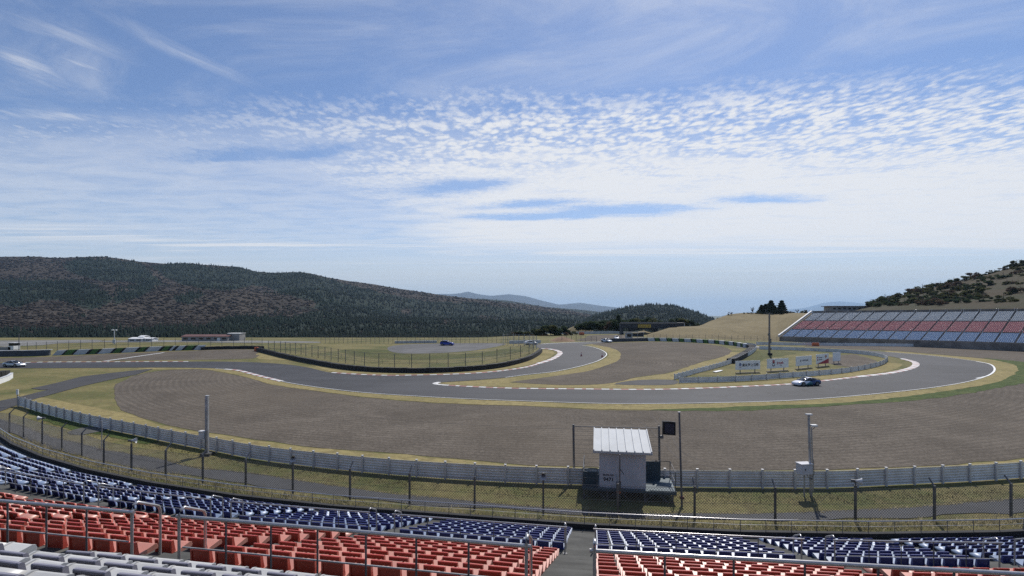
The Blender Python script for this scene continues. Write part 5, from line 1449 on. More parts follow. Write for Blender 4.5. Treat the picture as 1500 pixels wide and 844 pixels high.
# ================================================================ FAR BUILDINGS
def bld(name, label, px, y, w, d, h, wall, roofm, rz=0.0, over=0.3, slope=0.4, windows=0, door=False, group=None):
    o = g(px, y); t = thing(name, label, 'building', o, rz, group)
    b = MB(); b.box((0, d/2, h/2-0.3), (w, d, h+0.6)); b.build('wall', M[wall], t)
    b = MB(); b.add([(-w/2-over, -over, h), (w/2+over, -over, h), (w/2+over, d/2, h+slope), (-w/2-over, d/2, h+slope), (w/2+over, d+over, h), (-w/2-over, d+over, h),
                     (-w/2-over, -over, h+.12), (w/2+over, -over, h+.12), (w/2+over, d/2, h+slope+.12), (-w/2-over, d/2, h+slope+.12), (w/2+over, d+over, h+.12), (-w/2-over, d+over, h+.12)],
                    [(6,7,8,9),(9,8,10,11),(0,3,2,1),(3,5,4,2),(0,1,7,6),(5,11,10,4),(1,2,8,7),(2,4,10,8),(0,6,9,3),(3,9,11,5)]); b.build('roof', M[roofm], t)
    for i in range(windows):
        x = -w/2+w*(i+0.5)/windows
        b = MB(); b.box((x, -0.02, h*0.58), (w/windows*0.6, 0.06, h*0.36)); b.build('window', M['glass'], t)
    if door:
        b = MB(); b.box((w*0.3, -0.02, h*0.38), (1.0, 0.07, h*0.72)); b.build('door', M['white'], t)
    return t
bld('long_building', 'long low building with red brown roof far beyond the left fence', 300, 499.8, 15.5, 6, 1.5, 'greywall', 'brownroof', 0.05, 0.3, 0.6, 6, True)
bld('box_building', 'grey box building with a white roof edge beside the long brown roof', 342, 499.2, 4.2, 4, 2.5, 'greywall', 'white', 0.0, 0.15, 0.05, 0)
bld('tent', 'small white tent among the far left car parks', 198, 500.6, 4.6, 4, 0.9, 'whiteold', 'white', 0, 0.15, 0.4, 2, group='white tents in the far left field')
bld('tent', 'white peaked tent right of the far left car parks', 206.5, 500.2, 1.8, 3, 1.5, 'white', 'white', 0, 0.1, 0.4, 1, group='white tents in the far left field')
bld('tent', 'white flat roofed tent nearest the long brown building', 217, 500.4, 2.6, 3, 0.9, 'white', 'white', 0, 0.2, 0.3, 1, group='white tents in the far left field')
# marshal hut far left
o = g(13, 518.0); t = thing('marshal_booth', 'small grey white raised booth behind the navy tyre wall at the left edge', 'booth', o)
b = MB(); b.box((-0.8, 0.5, 1.25), (3.4, 2.0, 0.95)); b.build('lower_wall', M['greywall'], t)
b = MB(); b.box((0.95, 0.4, 1.5), (1.4, 1.8, 1.0)); b.build('panel', M['white'], t)
b = MB(); b.box((0.95, 0.5, 2.35), (1.35, 1.7, 0.7)); b.build('windows', M['glass'], t)
b = MB(); b.box((0.95, 0.5, 2.76), (1.8, 2.2, 0.10)); b.build('roof', M['whiteold'], t)
for x in (-2.3, -0.6, 0.6, 1.5):
    b = MB(); b.box((x, -0.3, 0.35), (0.12, 0.12, 0.9)); b.build('leg', M['galvdark'], t)
b = MB(); b.tube([(2.6, 0, -0.2), (2.6, 0, 5.2)], 0.09, 6); b.build('pole', M['galvdark'], t)
# booth structure right
o = g(928, 499.2); t = thing('marshal_booth', 'grey steel framed booth below the bridge on the far track', 'booth', o)
b = MB(); b.box((-1.6, 0.5, 1.5), (2.0, 2.0, 2.6)); b.build('cabin', M['galv'], t)
b = MB(); b.box((-1.6, -0.52, 1.9), (1.5, 0.05, 1.1)); b.build('windows', M['glass'], t)
b = MB(); b.box((1.6, 0.5, 2.0), (3.6, 1.8, 1.2)); b.build('panel', M['bridge'], t)
b = MB(); b.box((0.3, 0.5, 2.95), (7.4, 2.4, 0.14)); b.build('roof', M['galvdark'], t)
for x in (-3.0, -0.4, 1.2, 3.4):
    b = MB(); b.box((x, -0.6, 1.4), (0.12, 0.12, 3.0)); b.build('post', M['galv'], t)
b = MB(); b.tube([(-4.4, 0, 0), (-4.4, 0, 4.2)], 0.08, 6); b.build('pole', M['galvdark'], t)
# bridge
yb = 238.0
t = thing('bridge', 'dark footbridge with a yellow sign across the far end of the track', 'bridge', at(945, 480, yb))
o = Vector(t.location)
L_, R2 = at(908, 0, yb).x-o.x, at(990, 0, yb).x-o.x
b = MB(); b.box(((L_+R2)/2, 0, 1.0), (R2-L_, 3.0, 2.1)); b.box(((L_+R2)/2, -1.55, -0.15), (R2-L_, 0.15, 0.35)); b.build('deck', M['bridge'], t)
b = MB(); b.box(((L_+R2)/2, -1.50, 2.35), (R2-L_, 0.08, 0.5)); b.build('parapet', M['galvdark'], t)
b = MB(); n = 14
vs = []
for i in range(n+1):
    a = math.pi*i/n; vs.append((-1.0-6.5*math.cos(a), 0, -3.6+2.9*math.sin(a)))
top = [(v[0], v[1], -0.05) for v in vs]
V_ = [(x, -1.3, z) for x, y, z in vs+top]+[(x, 1.3, z) for x, y, z in vs+top]; m = 2*(n+1)
fs = []
for i in range(n): fs += [(i, i+1, n+1+i+1, n+1+i), (m+i+1, m+i, m+n+1+i, m+n+1+i+1), (i+1, i, m+i, m+i+1)]
b.add(V_, fs); b.build('arch', M['darkconcrete'], t)
for x in (L_+0.8, R2-1.0):
    b = MB(); b.box((x, 0, -3.2), (1.4, 2.4, 6.4)); b.build('pier', M['bridge'], t)
b = MB(); sx = at(942.6, 0, yb).x-o.x; b.box((sx, -1.68, 0.75), (5.9, 0.10, 1.35)); sg = b.build('sign', M['yellow'], t)
text_mesh('DUNLOP', 1.25, M['ink'], sg, (sx, -1.75, 0.68), RX, extr=0.01, bold=0.02, sx=1.05)
bld('box_building', 'dark flat box building right of the bridge behind the dry hill', 0, 0, 1, 1, 1, 'bridge', 'galvdark') if False else None
t = thing('box_building', 'dark flat building right of the bridge at the foot of the dry hill', 'building', at(992, 479.5, 262))
b = MB(); b.box((0, 2, 0.9), (7.4, 5, 2.6)); b.build('wall', M['bridge'], t)
b = MB(); b.box((0, 2, 2.25), (7.8, 5.4, 0.12)); b.build('roof', M['galvdark'], t)
b = MB(); b.box((3.5, -0.56, 0.95), (0.25, 0.1, 2.3)); b.build('downpipe', M['whiteold'], t)
# building behind the far stand
zb_ = 268.0
t = thing('stand_building', 'long grey building with brown roof edge above the distant grandstand', 'building', at(1252, 457.5, zb_))
s = zb_/F
b = MB(); b.box((1.0, 3, 1.0), (72*s*1.05, 6, 4.0)); b.build('wall', M['greywall'], t)
b = MB(); b.box((0.4, 2.9, 3.12), (76*s*1.05, 7, 0.28)); b.build('roof', M['brownroof'], t)
for i in range(9):
    b = MB(); b.box((-10.5+i*2.6, -0.03, 1.9), (1.3, 0.06, 0.8)); b.build('window', M['glass'], t)
b = MB(); b.box((13.0, -0.05, 1.2), (3.2, 0.1, 2.2)); b.build('shutter', M['whiteold'], t)
# black net on the right hill
A = [at(1418, 449.5, 236), at(1440, 447.5, 234), at(1462, 444.5, 232), at(1482, 442.2, 230), at(1510, 438.5, 228), at(1545, 434, 226)]
t = thing('windbreak_net', 'black windbreak net stretched along the slope above the distant grandstand', 'net', A[2])
hs = [0.4, 1.4, 2.4, 3.4, 4.0, 4.6]
b = MB(); vs = []
for p, h in zip(A, hs):
    q = p-A[2]; vs += [(q.x, q.y, q.z-2.8), (q.x, q.y, q.z+0.15), (q.x, q.y+0.06, q.z+0.15), (q.x, q.y+0.06, q.z-2.8)]
fs = []
for i in range(5):
    o4 = i*4
    for j in range(4): fs.append((o4+j, o4+(j+1) % 4, o4+4+(j+1) % 4, o4+4+j))
b.add(vs, fs); b.build('net_panel', M['net'], t)
for p in A:
    q = p-A[2]; b = MB(); b.tube([(q.x, q.y+0.15, q.z-3.5), (q.x, q.y+0.15, q.z+0.35)], 0.08, 6); b.build('post', M['galvdark'], t)

# ================================================================ VEGETATION
def cards(n, shape, seed, size):
    r = np.random.default_rng(seed); C_ = []
    while len(C_) < n:
        p = shape(r)
        if p is not None: C_.append(p)
    C_ = np.array(C_)
    d = r.normal(size=(n, 3)); d /= np.linalg.norm(d, axis=1)[:, None]
    e = r.normal(size=(n, 3)); e -= (e*d).sum(1)[:, None]*d; e /= np.linalg.norm(e, axis=1)[:, None]
    f = np.cross(d, e); s = size*r.uniform(0.6, 1.4, n)[:, None]
    V_ = np.stack([C_-e*s-f*s*.6, C_+e*s-f*s*.5, C_+e*s*.8+f*s*.6, C_-e*s*.7+f*s*.7], 1).reshape(-1, 3)
    return V_, np.arange(4*n).reshape(-1, 4)
def conifer_shape(r):
    z = r.uniform(0.06, 1.0); R = 0.30*(1-z)**0.8*(0.72+0.28*math.sin(z*42))+0.015
    a = r.uniform(0, 6.283); q = R*math.sqrt(r.uniform(0.15, 1))
    return (q*math.cos(a), q*math.sin(a), z-0.06*q)
def clump_shape(cl):
    def f(r):
        c = cl[r.integers(len(cl))]; d = r.normal(size=3); d /= np.linalg.norm(d); q = r.uniform(0.45, 1.0)
        p = np.array(c[:3])+d*c[3]*q*np.array([1, 1, 0.8])
        return None if p[2] < 0.03 else tuple(p)
    return f
def crown_mesh(kind_, seed, n):
    r = np.random.default_rng(seed)
    if kind_ == 'conifer': V_, F_ = cards(n, conifer_shape, seed, 0.045)
    else:
        k = 9 if kind_ == 'broad' else 6; cl = []
        for i in range(k):
            a = r.uniform(0, 6.28); q = r.uniform(0, 0.33)
            zz = r.uniform(0.42, 0.86) if kind_ == 'broad' else r.uniform(0.12, 0.62)
            cl.append((q*math.cos(a)*(1 if kind_ == 'broad' else 1.7), q*math.sin(a)*(1 if kind_ == 'broad' else 1.7), zz, r.uniform(0.13, 0.24)))
        V_, F_ = cards(n, clump_shape(cl), seed, 0.038)
    return V_, F_
CM = {}
for kd, mt, n in (('conifer', 'leafdark', 1500), ('broad', 'leafolive', 1500), ('broad', 'leafdark', 1500), ('shrub', 'leafolive', 900), ('shrub', 'leafdark', 900), ('shrub', 'leafbrown', 900), ('broad', 'leafbrown', 900)):
    for v in range(3):
        V_, F_ = crown_mesh(kd, 11+v*7+len(CM), n); CM[(kd, mt, v)] = arrays('crown', V_, F_, M[mt])
b = MB(); b.tube([(0, 0, -0.05), (0.005, 0, 0.45), (0, 0.01, 0.85)], 0.028, 6, r1=0.006)
for a in range(5): b.tube([(0, 0, 0.32+a*0.09), (0.16*math.cos(a*2.4), 0.16*math.sin(a*2.4), 0.48+a*0.09)], 0.010, 4, r1=0.004)
TRUNK = b.mesh('trunk', M['bark'])
def tree(name, label, p, h, key, cat='tree', group=None, wide=1.0):
    t = thing(name, label, cat, p, random.uniform(0, 6.28), group)
    t.scale = (h*wide, h*wide, h)
    child(CM[key], 'crown', t); child(TRUNK, 'trunk', t)
    return t
def bare(name, label, p, h, seed, group=None, mt='bark'):
    r = random.Random(seed); t = thing(name, label, 'tree', p, 0, group); tb = MB(); cb = MB()
    def grow(bm, q, d, L, rad, lv):
        e = q+d*L; (tb if lv == 0 else cb).tube([q, (q+e)/2+Vector((r.uniform(-.05, .05), r.uniform(-.05, .05), 0))*L, e], rad, 4 if lv else 6, r1=rad*0.6, cap=False)
        if lv >= 4: return
        for _ in range(3 if lv else 5):
            nd = (d+Vector((r.uniform(-1, 1), r.uniform(-1, 1), r.uniform(-0.1, 0.6)))*0.75).normalized()
            grow(bm, q+d*L*r.uniform(0.55, 1.0), nd, L*r.uniform(0.5, 0.75), rad*0.55, lv+1)
    grow(tb, Vector((0, 0, -0.2)), Vector((0, 0, 1)), h*0.36, h*0.05, 0)
    tb.build('trunk', M[mt], t); cb.build('crown', M[mt], t); return t
# pines and shrubs on top of the dry grass hill
def hp(px, py): return hill_at(px, py, 0.25)
top = [('pine_tree', 'conifer', 'leafdark', 1116, 460, 13.5, 'small dark conifer at the left of the hilltop clump'), ('pine_tree', 'conifer', 'leafdark', 1122, 460, 15.0, 'second conifer from the left in the hilltop clump'),
       ('pine_tree', 'conifer', 'leafdark', 1129.5, 461, 21.0, 'tallest dark conifer of the hilltop clump, above the mast'), ('pine_tree', 'conifer', 'leafdark', 1134, 460, 13.0, 'low broad conifer right of the tallest hilltop conifer'),
       ('pine_tree', 'conifer', 'leafdark', 1145, 459.5, 19.5, 'broad dark conifer standing alone at the right of the hilltop')]
Dtop = 286.0
for nm, kd, mt, px, py, hpx, lb in top:
    p = at(px, py+0.6, Dtop); tree(nm, lb, p, hpx*Dtop/F, (kd, mt, random.randrange(3)), group='trees on the dry hilltop', wide=2.4 if hpx < 18 else 1.9)
for i, (px, py, hpx, lb) in enumerate(((1097, 460.2, 3.6, 'low brown shrub left of the bare hilltop tree'), (1090, 459.4, 2.4, 'tiny brown shrub at the left crest of the dry hill'), (1113, 460.5, 6, 'round dark shrub beside the bare hilltop tree'), (1151.5, 460, 6.5, 'olive shrub right of the lone broad conifer'), (1161, 459.8, 4, 'dark low shrub between the conifers and the small bare tree'), (1178, 459.6, 6, 'dark shrub at the top left corner of the distant grandstand'), (1186, 459.4, 4.6, 'brown shrub above the top left corner of the distant grandstand'), (1067, 461.2, 2.6, 'dark shrub dot on the left shoulder of the dry hill'), (1052, 467.5, 2.6, 'dark shrub at the far left end of the hill crest'), (1071, 459.8, 3.2, 'rounded dark shrub on the crest of the dry hill'), (1058, 465, 1.8, 'smallest shrub on the sloping left crest'), (1204, 458.8, 4, 'brown shrub left of the long grey building'), (1213, 458.6, 5, 'taller brown shrub close to the long grey building'))):
    p = at(px, py+0.5, Dtop-2); tree('shrub', lb, p, hpx*Dtop/F*1.4, ('shrub', ('leafbrown', 'leafdark', 'leafolive')[i % 3], i % 3), 'shrub', 'shrubs on the dry hilltop', 1.3)
bare('bare_tree', 'bare spreading tree at the left of the hilltop conifers', at(1103, 460.6, Dtop), 14*Dtop/F, 3)
bare('bare_tree', 'small bare tree between hilltop conifers and distant grandstand', at(1168, 460, Dtop), 10.5*Dtop/F, 8)
bare('bare_tree', 'pale bare tree at the end of the long grey building', at(1270, 449.5, 280), 9*280/F, 12)

# wood between the track and the bridge
wood = [(745,492,5,'shrub','leafdark'),(752,492,6,'shrub','leafbrown'),(762,498,11,'broad','leafdark'),(771,497,9,'broad','leafolive'),(779,497,9,'shrub','leafbrown'),(786,498,14,'broad','leafdark'),(794,498,15,'broad','leafolive'),(800,497,9,'shrub','leafbrown'),(807,496,19,'broad','leafdark'),(814,496,13,'broad','leafdark'),(820,494,10,'shrub','leafbrown'),
        (826,492,12,'broad','leafdark'),(836,490,8,'shrub','leafolive'),(848,488,13,'broad','leafdark'),(858,488,13,'broad','leafdark'),(866,488,15,'broad','leafdark'),(873,489,18,'broad','leafdark'),(880,488,15,'broad','leafolive'),(887,488,16,'broad','leafdark'),(893,488,15,'broad','leafbrown'),(899,488,17,'broad','leafdark'),(906,489,23,'conifer','leafdark'),(911,488,16,'broad','leafdark'),(918,485,16,'broad','leafdark'),(925,483,13,'broad','leafdark'),(933,482,13,'broad','leafolive'),(941,482,14,'broad','leafdark'),(950,481,13,'broad','leafdark'),(958,481,12,'broad','leafolive'),(966,481,11,'broad','leafdark'),(985,481,11,'broad','leafdark'),(992,480,12,'broad','leafdark'),(1000,480,11,'broad','leafolive'),(1007,480,9,'broad','leafdark'),(1014,479,8,'broad','leafdark'),(1022,479,8,'shrub','leafdark'),(797,489,9,'broad','leafdark'),(810,487,9,'broad','leafolive'),(896,484,14,'broad','leafdark'),(884,482,11,'broad','leafdark')]
def dist_for(px):
    return 226 if px < 840 else (255 if px < 915 else 275)
ORD = 'leftmost,second,third,fourth,fifth,sixth,seventh,eighth,ninth,tenth,eleventh,twelfth,thirteenth,fourteenth,fifteenth,sixteenth,seventeenth,eighteenth,nineteenth,twentieth'.split(',')
wood.sort()
sect = {}
for i, (px, py, hpx, kd, mt) in enumerate(wood):
    D = dist_for(px)+random.uniform(-4, 4)
    zone = 'behind the orange earth mound' if px < 840 else ('left of the bridge' if px < 915 else ('behind the bridge' if px < 970 else 'right of the bridge'))
    k = sect.get(zone, 0); sect[zone] = k+1
    col = {'leafdark': 'dark green', 'leafolive': 'olive', 'leafbrown': 'brown'}[mt]; sh = 'shrub' if kd == 'shrub' else ('conifer' if kd == 'conifer' else 'tree')
    lb = '%s %s, %s in the tree row %s' % (col, sh, ORD[k]+(' from the left' if k else ''), zone)
    p = at(px, py+1.5, D)
    tree({'shrub': 'shrub', 'conifer': 'pine_tree', 'broad': 'broadleaf_tree'}[kd], lb, p, (hpx+2.5)*D/F*1.12, (kd, mt, i % 3), 'tree' if kd != 'shrub' else 'shrub', 'trees around the far bridge', 1.35 if kd != 'conifer' else 1.3)
# earth mounds
def mound(name, pts, D, depth, mt, label, kd='structure'):
    cols_ = []; 
    xs_ = np.linspace(pts[0][0], pts[-1][0], 40)
    V_ = []; rr = 14
    for px in xs_:
        y = np.interp(px, [p[0] for p in pts], [p[1] for p in pts])
        for j in range(rr):
            t = j/(rr-1); d = D+depth*t
            base = at(px, 0, d); z0 = hz(base.x, d)-0.3
            zt = CAMZ-(y-HY)*(D+depth*0.5)/F
            z = z0+max(0.05, zt-z0)*math.sin(math.pi*t)**0.8+0.25*nz(base.x, d, 0.25, 3, 4.0)
            V_.append((base.x, d, z))
    I = (np.arange(39)*rr)[:, None]+np.arange(rr-1)[None, :]
    Fq = np.stack([I, I+rr, I+rr+1, I+1], -1).reshape(-1, 4)
    o = bpy.data.objects.new(name, arrays(name, np.array(V_), Fq, M[mt], smooth=True)); COL.objects.link(o); kind(o, kd)
mound('earth_mound', [(796,501.5),(808,498.5),(818,494),(824,493),(832,495.5),(842,499),(850,501)], 174, 16, 'dirt', '')
mound('earth_mound', [(822,489),(834,481),(842,477.5),(858,477),(864,481),(872,488)], 262, 16, 'hillgrass', '')
mound('earth_mound', [(925,490),(935,486),(943,484),(950,486),(962,489)], 236, 10, 'hillgrass', '')
# shrubs on the right hill
rr_ = random.Random(5); n = 0
spots = []
for i in range(215):
    px = rr_.uniform(1272, 1540); ry = interp(RT, px); low = 449-(px-1272)*0.02
    f = rr_.random()**0.8
    py = ry+(low-ry)*f
    if px > 1440 and 400 < py < 440 and rr_.random() < 0.5: continue
    if py > 444 and px > 1400: continue
    spots.append((px, py))
for k in range(34):
    px = 1285+k*6.6; spots.append((px, interp(RT, px)+0.8))
spots.sort()
for i, (px, py) in enumerate(spots):
    p = hill_at(px, py, 0.17); p = Vector(p)-Vector((0, 0, 0.5))
    big = rr_.uniform(0.7, 1.4)
    mt = rr_.choice(['leafdark', 'leafdark', 'leafolive', 'leafolive', 'leafbrown'])
    lb = {'leafdark': 'dark green rounded shrub among many on the bushy hill behind the distant grandstand', 'leafolive': 'olive green rounded shrub among many on the bushy hill behind the distant grandstand', 'leafbrown': 'brown leafless looking shrub among many on the bushy hill behind the distant grandstand'}[mt]
    tree('hill_shrub', lb, p, (2.0+2.6*big*rr_.random()), ('shrub', mt, i % 3), 'shrub', {'leafdark': 'dark', 'leafolive': 'olive', 'leafbrown': 'brown'}[mt]+' shrubs on the bushy hill', 1.5)
# dry tall grass along the foot of the parapet and tufts at the road edge
def blades(name, line, n, hgt, spread, mt, label, width=0.014):
    L = [g(*p) for p in line]; seg = [(L[i+1]-L[i]).length for i in range(len(L)-1)]; cum = np.cumsum([0]+seg)
    V_ = []; F_ = []
    for i in range(n):
        s = rng.uniform(0, cum[-1]); k = min(len(seg)-1, int(np.searchsorted(cum, s)-1)); k = max(0, k)
        p = L[k]+(L[k+1]-L[k])*((s-cum[k])/seg[k])
        cl = 0.5+0.5*noise.noise(Vector((p.x*0.8, p.y*0.8, 0)))
        if rng.random() > 0.35+cl: continue
        d = (L[k+1]-L[k]).normalized(); nn = Vector((-d.y, d.x, 0))
        q = p+nn*rng.normal(0, spread); h = hgt*rng.uniform(0.4, 1.2)*(0.6+0.8*cl)
        a = rng.uniform(0, 6.28); w = Vector((math.cos(a), math.sin(a), 0))*width
        lean = Vector((rng.normal(0, 0.35), rng.normal(0, 0.35), 0))*h
        o = len(V_); z = Vector((0, 0, hz(q.x, q.y)))
        q = Vector((q.x, q.y, hz(q.x, q.y)))
        V_ += [q-w, q+w, q+w*0.7+lean*0.5+Vector((0, 0, h*0.6)), q-w*0.7+lean*0.5+Vector((0, 0, h*0.6)), q+lean*1.4+Vector((0, 0, h))]
        F_ += [(o, o+1, o+2), (o, o+2, o+3), (o+3, o+2, o+4)]
    ob = bpy.data.objects.new(name, arrays(name, np.array(V_), np.array(F_), mt)); COL.objects.link(ob); kind(ob, 'stuff', label)
EDGE = [(-30,633),(0,640),(43,652),(85,668),(117,676),(187,692),(240,701),(320,713),(400,726),(490,737),(583,748),(690,757),(770,762),(900,768),(1100,773),(1245,773),(1360,770),(1500,765),(1580,760)]
blades('tall_dry_grass', EDGE, 10000, 0.28, 0.33, M['straw'], 'tall dry straw coloured grass between parapet and access road', 0.02)
RE = [(0,613.5),(32,623.7),(75,640),(110,648),(160,660),(227,670.7),(280,684),(370,694),(490,712),(557,721),(610,727),(703,735),(740,739),(900,750),(1100,753),(1245,749),(1360,741.6),(1500,730)]
blades('dry_grass_edge', RE, 6000, 0.10, 0.10, M['straw'], 'dry grass fringe along the access road', 0.03)
RG = [(60,608),(138,628),(213,644),(293,660),(378,677),(487,691),(586,700),(695,708),(777,712),(900,716),(1000,718),(1100,719),(1224,719),(1316,715),(1402,711),(1483,706)]
# grass band behind the guard rail
M['bladegreen'] = mat('grass_blades', (0.135, 0.135, 0.055), 0.9, 0.5, 0.8, col2=(0.24, 0.20, 0.10), spec=0.1)
for nm, a, bb, n in (('grass_blades', 4, 16, 9000),):
    blades(nm, [(x, y+(a+bb)/2*(0.5+x/1500)) for x, y in RG], n, 0.06, 0.55, M['bladegreen'], 'short mixed grass between guard rail and access road', 0.02)

# ================================================================ AIR, LIGHT, SKY, CAMERA
SUN_AZ, SUN_EL = 23.5, 51.0
w = bpy.data.worlds.new('World'); SC.world = w; w.use_nodes = True
X.nt = w.node_tree
for n in list(X.nt.nodes): X.nt.nodes.remove(n)
out = X.nt.nodes.new('ShaderNodeOutputWorld'); bg = X.nt.nodes.new('ShaderNodeBackground')
X.nt.links.new(bg.outputs[0], out.inputs[0]); bg.inputs[1].default_value = SKY_STR
sky = X.nt.nodes.new('ShaderNodeTexSky'); sky.sky_type = 'NISHITA'; sky.sun_disc = False
sky.sun_elevation = R_(SUN_EL); sky.sun_rotation = R_(SUN_AZ); sky.altitude = 800; sky.air_density = 1.0; sky.dust_density = 0.6; sky.ozone_density = 2.0
tc = X.nt.nodes.new('ShaderNodeTexCoord')
nrm = X.nt.nodes.new('ShaderNodeVectorMath'); nrm.operation = 'NORMALIZE'; X.nt.links.new(tc.outputs['Generated'], nrm.inputs[0])
sep = X.nt.nodes.new('ShaderNodeSeparateXYZ'); X.nt.links.new(nrm.outputs[0], sep.inputs[0])
dx, dy, dz = X(sep.outputs[0]), X(sep.outputs[1]), X(sep.outputs[2])
zc = X.op('MAXIMUM', dz, 0.012)
px_, py_ = dx/zc, dy/zc
Pv = vec(px_, py_)
big = noi(Pv, 0.9, 5, 0.55, 0.4)
warp = noi(Pv, 3.0, 3, 0.6)
wl = noi(vec(px_*0.8, py_*0.8, 3.7), 1.5, 5, 0.6)
wpx = (wl-0.5)*0.9; wpy = (noi(vec(px_*0.7, py_, 8.1), 1.9, 5, 0.62)-0.5)*0.55
def gauss(cx, cy, rx, ry, tilt=0.0, sx=0.0):
    k_ = 1.0 if rx > 0.2 else 0.12
    qx = px_+wpx*k_; qy = py_+wpy*k_
    ax = (qx-cx-(qy-cy)*sx)*(1.0/rx); ay = (qy-cy-(qx-cx)*tilt)*(1.0/ry)
    return X.op('EXPONENT', (ax*ax+ay*ay)*-1.0)
n1 = noi(vec(px_, py_*0.72+px_*0.1), 20.0, 8, 0.70, 0.2)
clump = noi(vec(px_, py_*1.25+px_*0.15), 4.6, 5, 0.6, 0.3)
n2 = noi(vec(px_*0.8+py_*0.1, py_*1.6+px_*0.12), 2.2, 6, 0.66, 0.5)
edge = py_ + px_*0.085 + (big-0.5)*0.9 + (n1-0.5)*0.55 - 2.28
m_edge = sstep(edge, -0.16, 0.50)
left = sstep(px_ + (py_-2.3)*0.10 + (n2-0.5)*1.6, -1.7, 0.35)
vor = X.nt.nodes.new('ShaderNodeTexVoronoi'); vor.feature = 'SMOOTH_F1'; vor.inputs['Smoothness'].default_value = 0.35
X.nt.links.new(vec(px_*0.9 + (warp-0.5)*0.12, py_*0.74 + px_*0.16 + (warp-0.5)*0.12), vor.inputs['Vector']); vor.inputs['Scale'].default_value = 23.0; vor.inputs['Randomness'].default_value = 0.8
cell = sstep(X(vor.outputs['Distance'])*-0.95 + (n1-0.5)*1.5 + (n2-0.5)*0.8 + (clump-0.5)*1.5 + 0.54, -0.36, 0.44)
con = sstep(py_*-1.0, -5.2, -3.1)
A = m_edge*(cell*(con*0.78+0.14) + (1.0-con)*0.30 + 0.10)*(left*0.62+0.38)
sheetm = left*sstep(py_ + (n2-0.5)*1.1, 2.6, 3.9)*(0.86 + (n2-0.5)*1.3 + (n1-0.5)*0.25)
gn = (n1-0.5)*1.2 + (n2-0.5)*1.9
gaps = gauss(-1.55, 3.22, 0.75, 0.14, -0.12) + gauss(-0.45, 4.05, 0.50, 0.22, -0.32) + gauss(0.15, 4.7, 0.45, 0.22, -0.3) + gauss(1.05, 4.98, 0.75, 0.30, -0.16) + gauss(2.25, 4.48, 0.42, 0.17, 0.1) + gauss(0.2, 5.35, 0.8, 0.18, -0.05)
gm = 1.0 - sstep(gaps + gn*0.8, 0.02, 0.95)*0.85
st = noi(vec(px_*0.13, py_*0.95+px_*0.07), 1.0, 7, 0.62, 0.7)
fadeb = sstep((py_ + (st-0.5)*7.0)*-1.0, -10.5, -6.6)
alto = (1.0 - (1.0-X.op('MINIMUM', A, 1.0))*(1.0-X.op('MINIMUM', X.op('MAXIMUM', sheetm, 0.0), 1.0)))*gm*fadeb
low = sstep(py_, 4.4, 6.4)*sstep(st, 0.43, 0.66)*sstep(py_*-1.0, -15.0, -8.5)
wn = sstep(noi(vec(px_*7.0-py_*2.6, py_*1.6+px_*1.2), 1.6, 7, 0.68, 0.8), 0.28, 0.72)
wisp = gauss(-1.95, 2.10, 0.085, 0.17, 0.0, -0.25) + gauss(-1.72, 2.07, 0.025, 0.07, 0.0, 0.35)*1.0 + gauss(-1.60, 1.86, 0.10, 0.16, 0.0, 0.3)*0.55 + gauss(-1.25, 1.98, 0.07, 0.26, 0.0, 0.42)*0.5 + gauss(-2.35, 2.62, 0.35, 0.10, 0.05)*0.75 + gauss(-1.5, 2.68, 0.6, 0.10, 0.12)*0.5
wisp = X.op('MINIMUM', wisp, 1.0)*(wn*0.8+0.2)
vn = noi(vec(px_*0.9+py_*0.5, py_*1.1), 1.3, 7, 0.66, 1.2)
veil = sstep(vn, 0.40, 0.85)*0.42 + 0.04 + gauss(0.35, 1.5, 1.0, 0.45)*(0.20+(vn-0.5)*0.9)
lv = sstep(py_, 2.25, 3.3)*0.52*(sstep(n2, 0.22, 0.72)*0.6+0.40)*sstep(py_*-1.0, -13.0, -7.0)
m1 = X.op('MAXIMUM', alto, low*0.86)
m1 = X.op('MAXIMUM', m1, wisp*0.62)
m1 = X.op('MAXIMUM', m1, veil*0.62); m1 = X.op('MAXIMUM', m1, lv*gm)
m1 = X.op('MAXIMUM', m1, sstep(py_ + (st-0.5)*3.0, 5.5, 9.0)*(0.40+(st-0.5)*0.5))
m1 = X.op('MINIMUM', m1, 0.92)
hzn = sstep(py_, 6.0, 26.0)               # pale haze low over the horizon
cm = mixc(hzn*0.35, (CL*1.0, CL*1.0, CL*1.0), (HZC[0], HZC[1], HZC[2]))
base = X.nt.nodes.new('ShaderNodeMix'); base.data_type = 'RGBA'; base.blend_type = 'MULTIPLY'; base.inputs[0].default_value = 1.0
X.nt.links.new(sky.outputs[0], base.inputs[6]); base.inputs[7].default_value = (*SKYTINT, 1)
hb = mixc(sstep(py_, 4.5, 15.0)*0.86, base.outputs[2], HZC)
fin = mixc(m1, hb, cm)
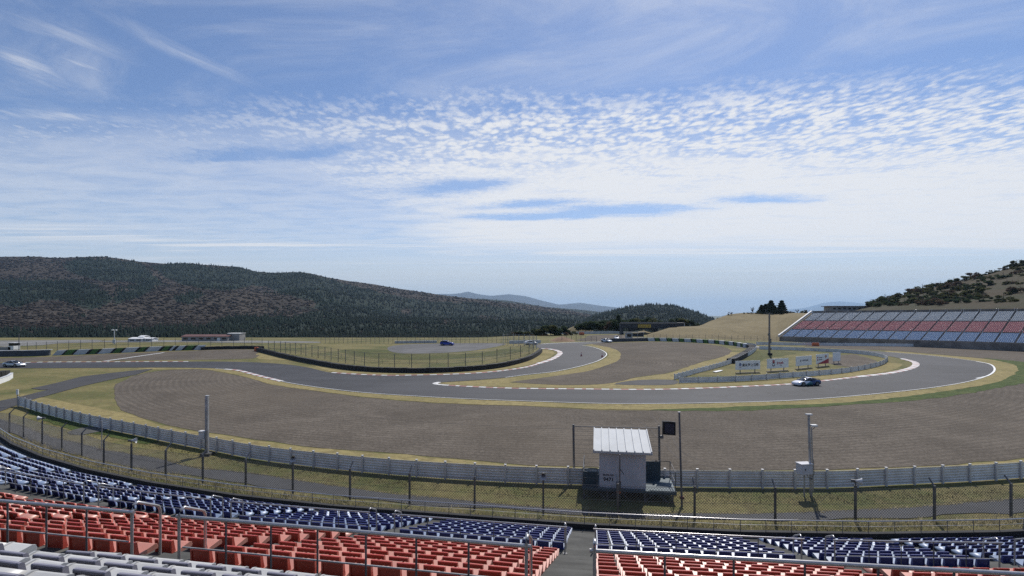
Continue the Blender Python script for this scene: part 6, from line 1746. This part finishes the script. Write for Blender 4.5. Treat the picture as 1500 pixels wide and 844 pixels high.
X.nt.links.new(fin, bg.inputs[0])

sun = bpy.data.lights.new('sun', 'SUN'); sun.energy = SUN_E; sun.angle = R_(0.5); sun.color = (1.0, 0.955, 0.89)
so = bpy.data.objects.new('sun', sun); COL.objects.link(so)
el, az = R_(SUN_EL), R_(SUN_AZ)
so.rotation_euler = Vector((-math.sin(az)*math.cos(el), -math.cos(az)*math.cos(el), -math.sin(el))).to_track_quat('-Z', 'Y').to_euler()
so.location = (100, 200, 300)

# the air
if HAZE > 0:
    b = MB(); x0, x1, y0, y1, z0, z1 = -16000, 20000, -60, 26000, -58, 660
    b.box(((x0+x1)/2, (y0+y1)/2, (z0+z1)/2), (x1-x0, y1-y0, z1-z0))
    hm = bpy.data.materials.new('haze_air'); hm.use_nodes = True; nt = hm.node_tree
    for n in list(nt.nodes): nt.nodes.remove(n)
    mo = nt.nodes.new('ShaderNodeOutputMaterial'); pv = nt.nodes.new('ShaderNodeVolumePrincipled')
    pv.inputs['Color'].default_value = (0.50, 0.72, 1.0, 1); pv.inputs['Density'].default_value = HAZE; pv.inputs['Anisotropy'].default_value = 0.2
    nt.links.new(pv.outputs[0], mo.inputs['Volume'])
    ho = b.build('haze', hm); kind(ho, 'stuff', 'thin bluish air haze')

cam = bpy.data.cameras.new('camera'); cam.sensor_fit = 'HORIZONTAL'; cam.sensor_width = 36; cam.lens = 36*F/1500.0
cam.shift_y = (HY-422)/1500.0; cam.clip_end = 80000; cam.clip_start = 0.1
co = bpy.data.objects.new('camera', cam); COL.objects.link(co); co.location = (0, 0, CAMZ); co.rotation_euler = (R_(90), 0, 0)
SC.camera = co
SC.view_settings.view_transform = 'Standard'; SC.view_settings.look = 'None'; SC.view_settings.exposure = EXPO; SC.view_settings.gamma = 1.0
SC.view_settings.use_curve_mapping = False
SC.cycles.max_bounces = 5; SC.cycles.diffuse_bounces = 3; SC.cycles.glossy_bounces = 3; SC.cycles.transparent_max_bounces = 8; SC.cycles.volume_bounces = 0
SC.cycles.use_denoising = False
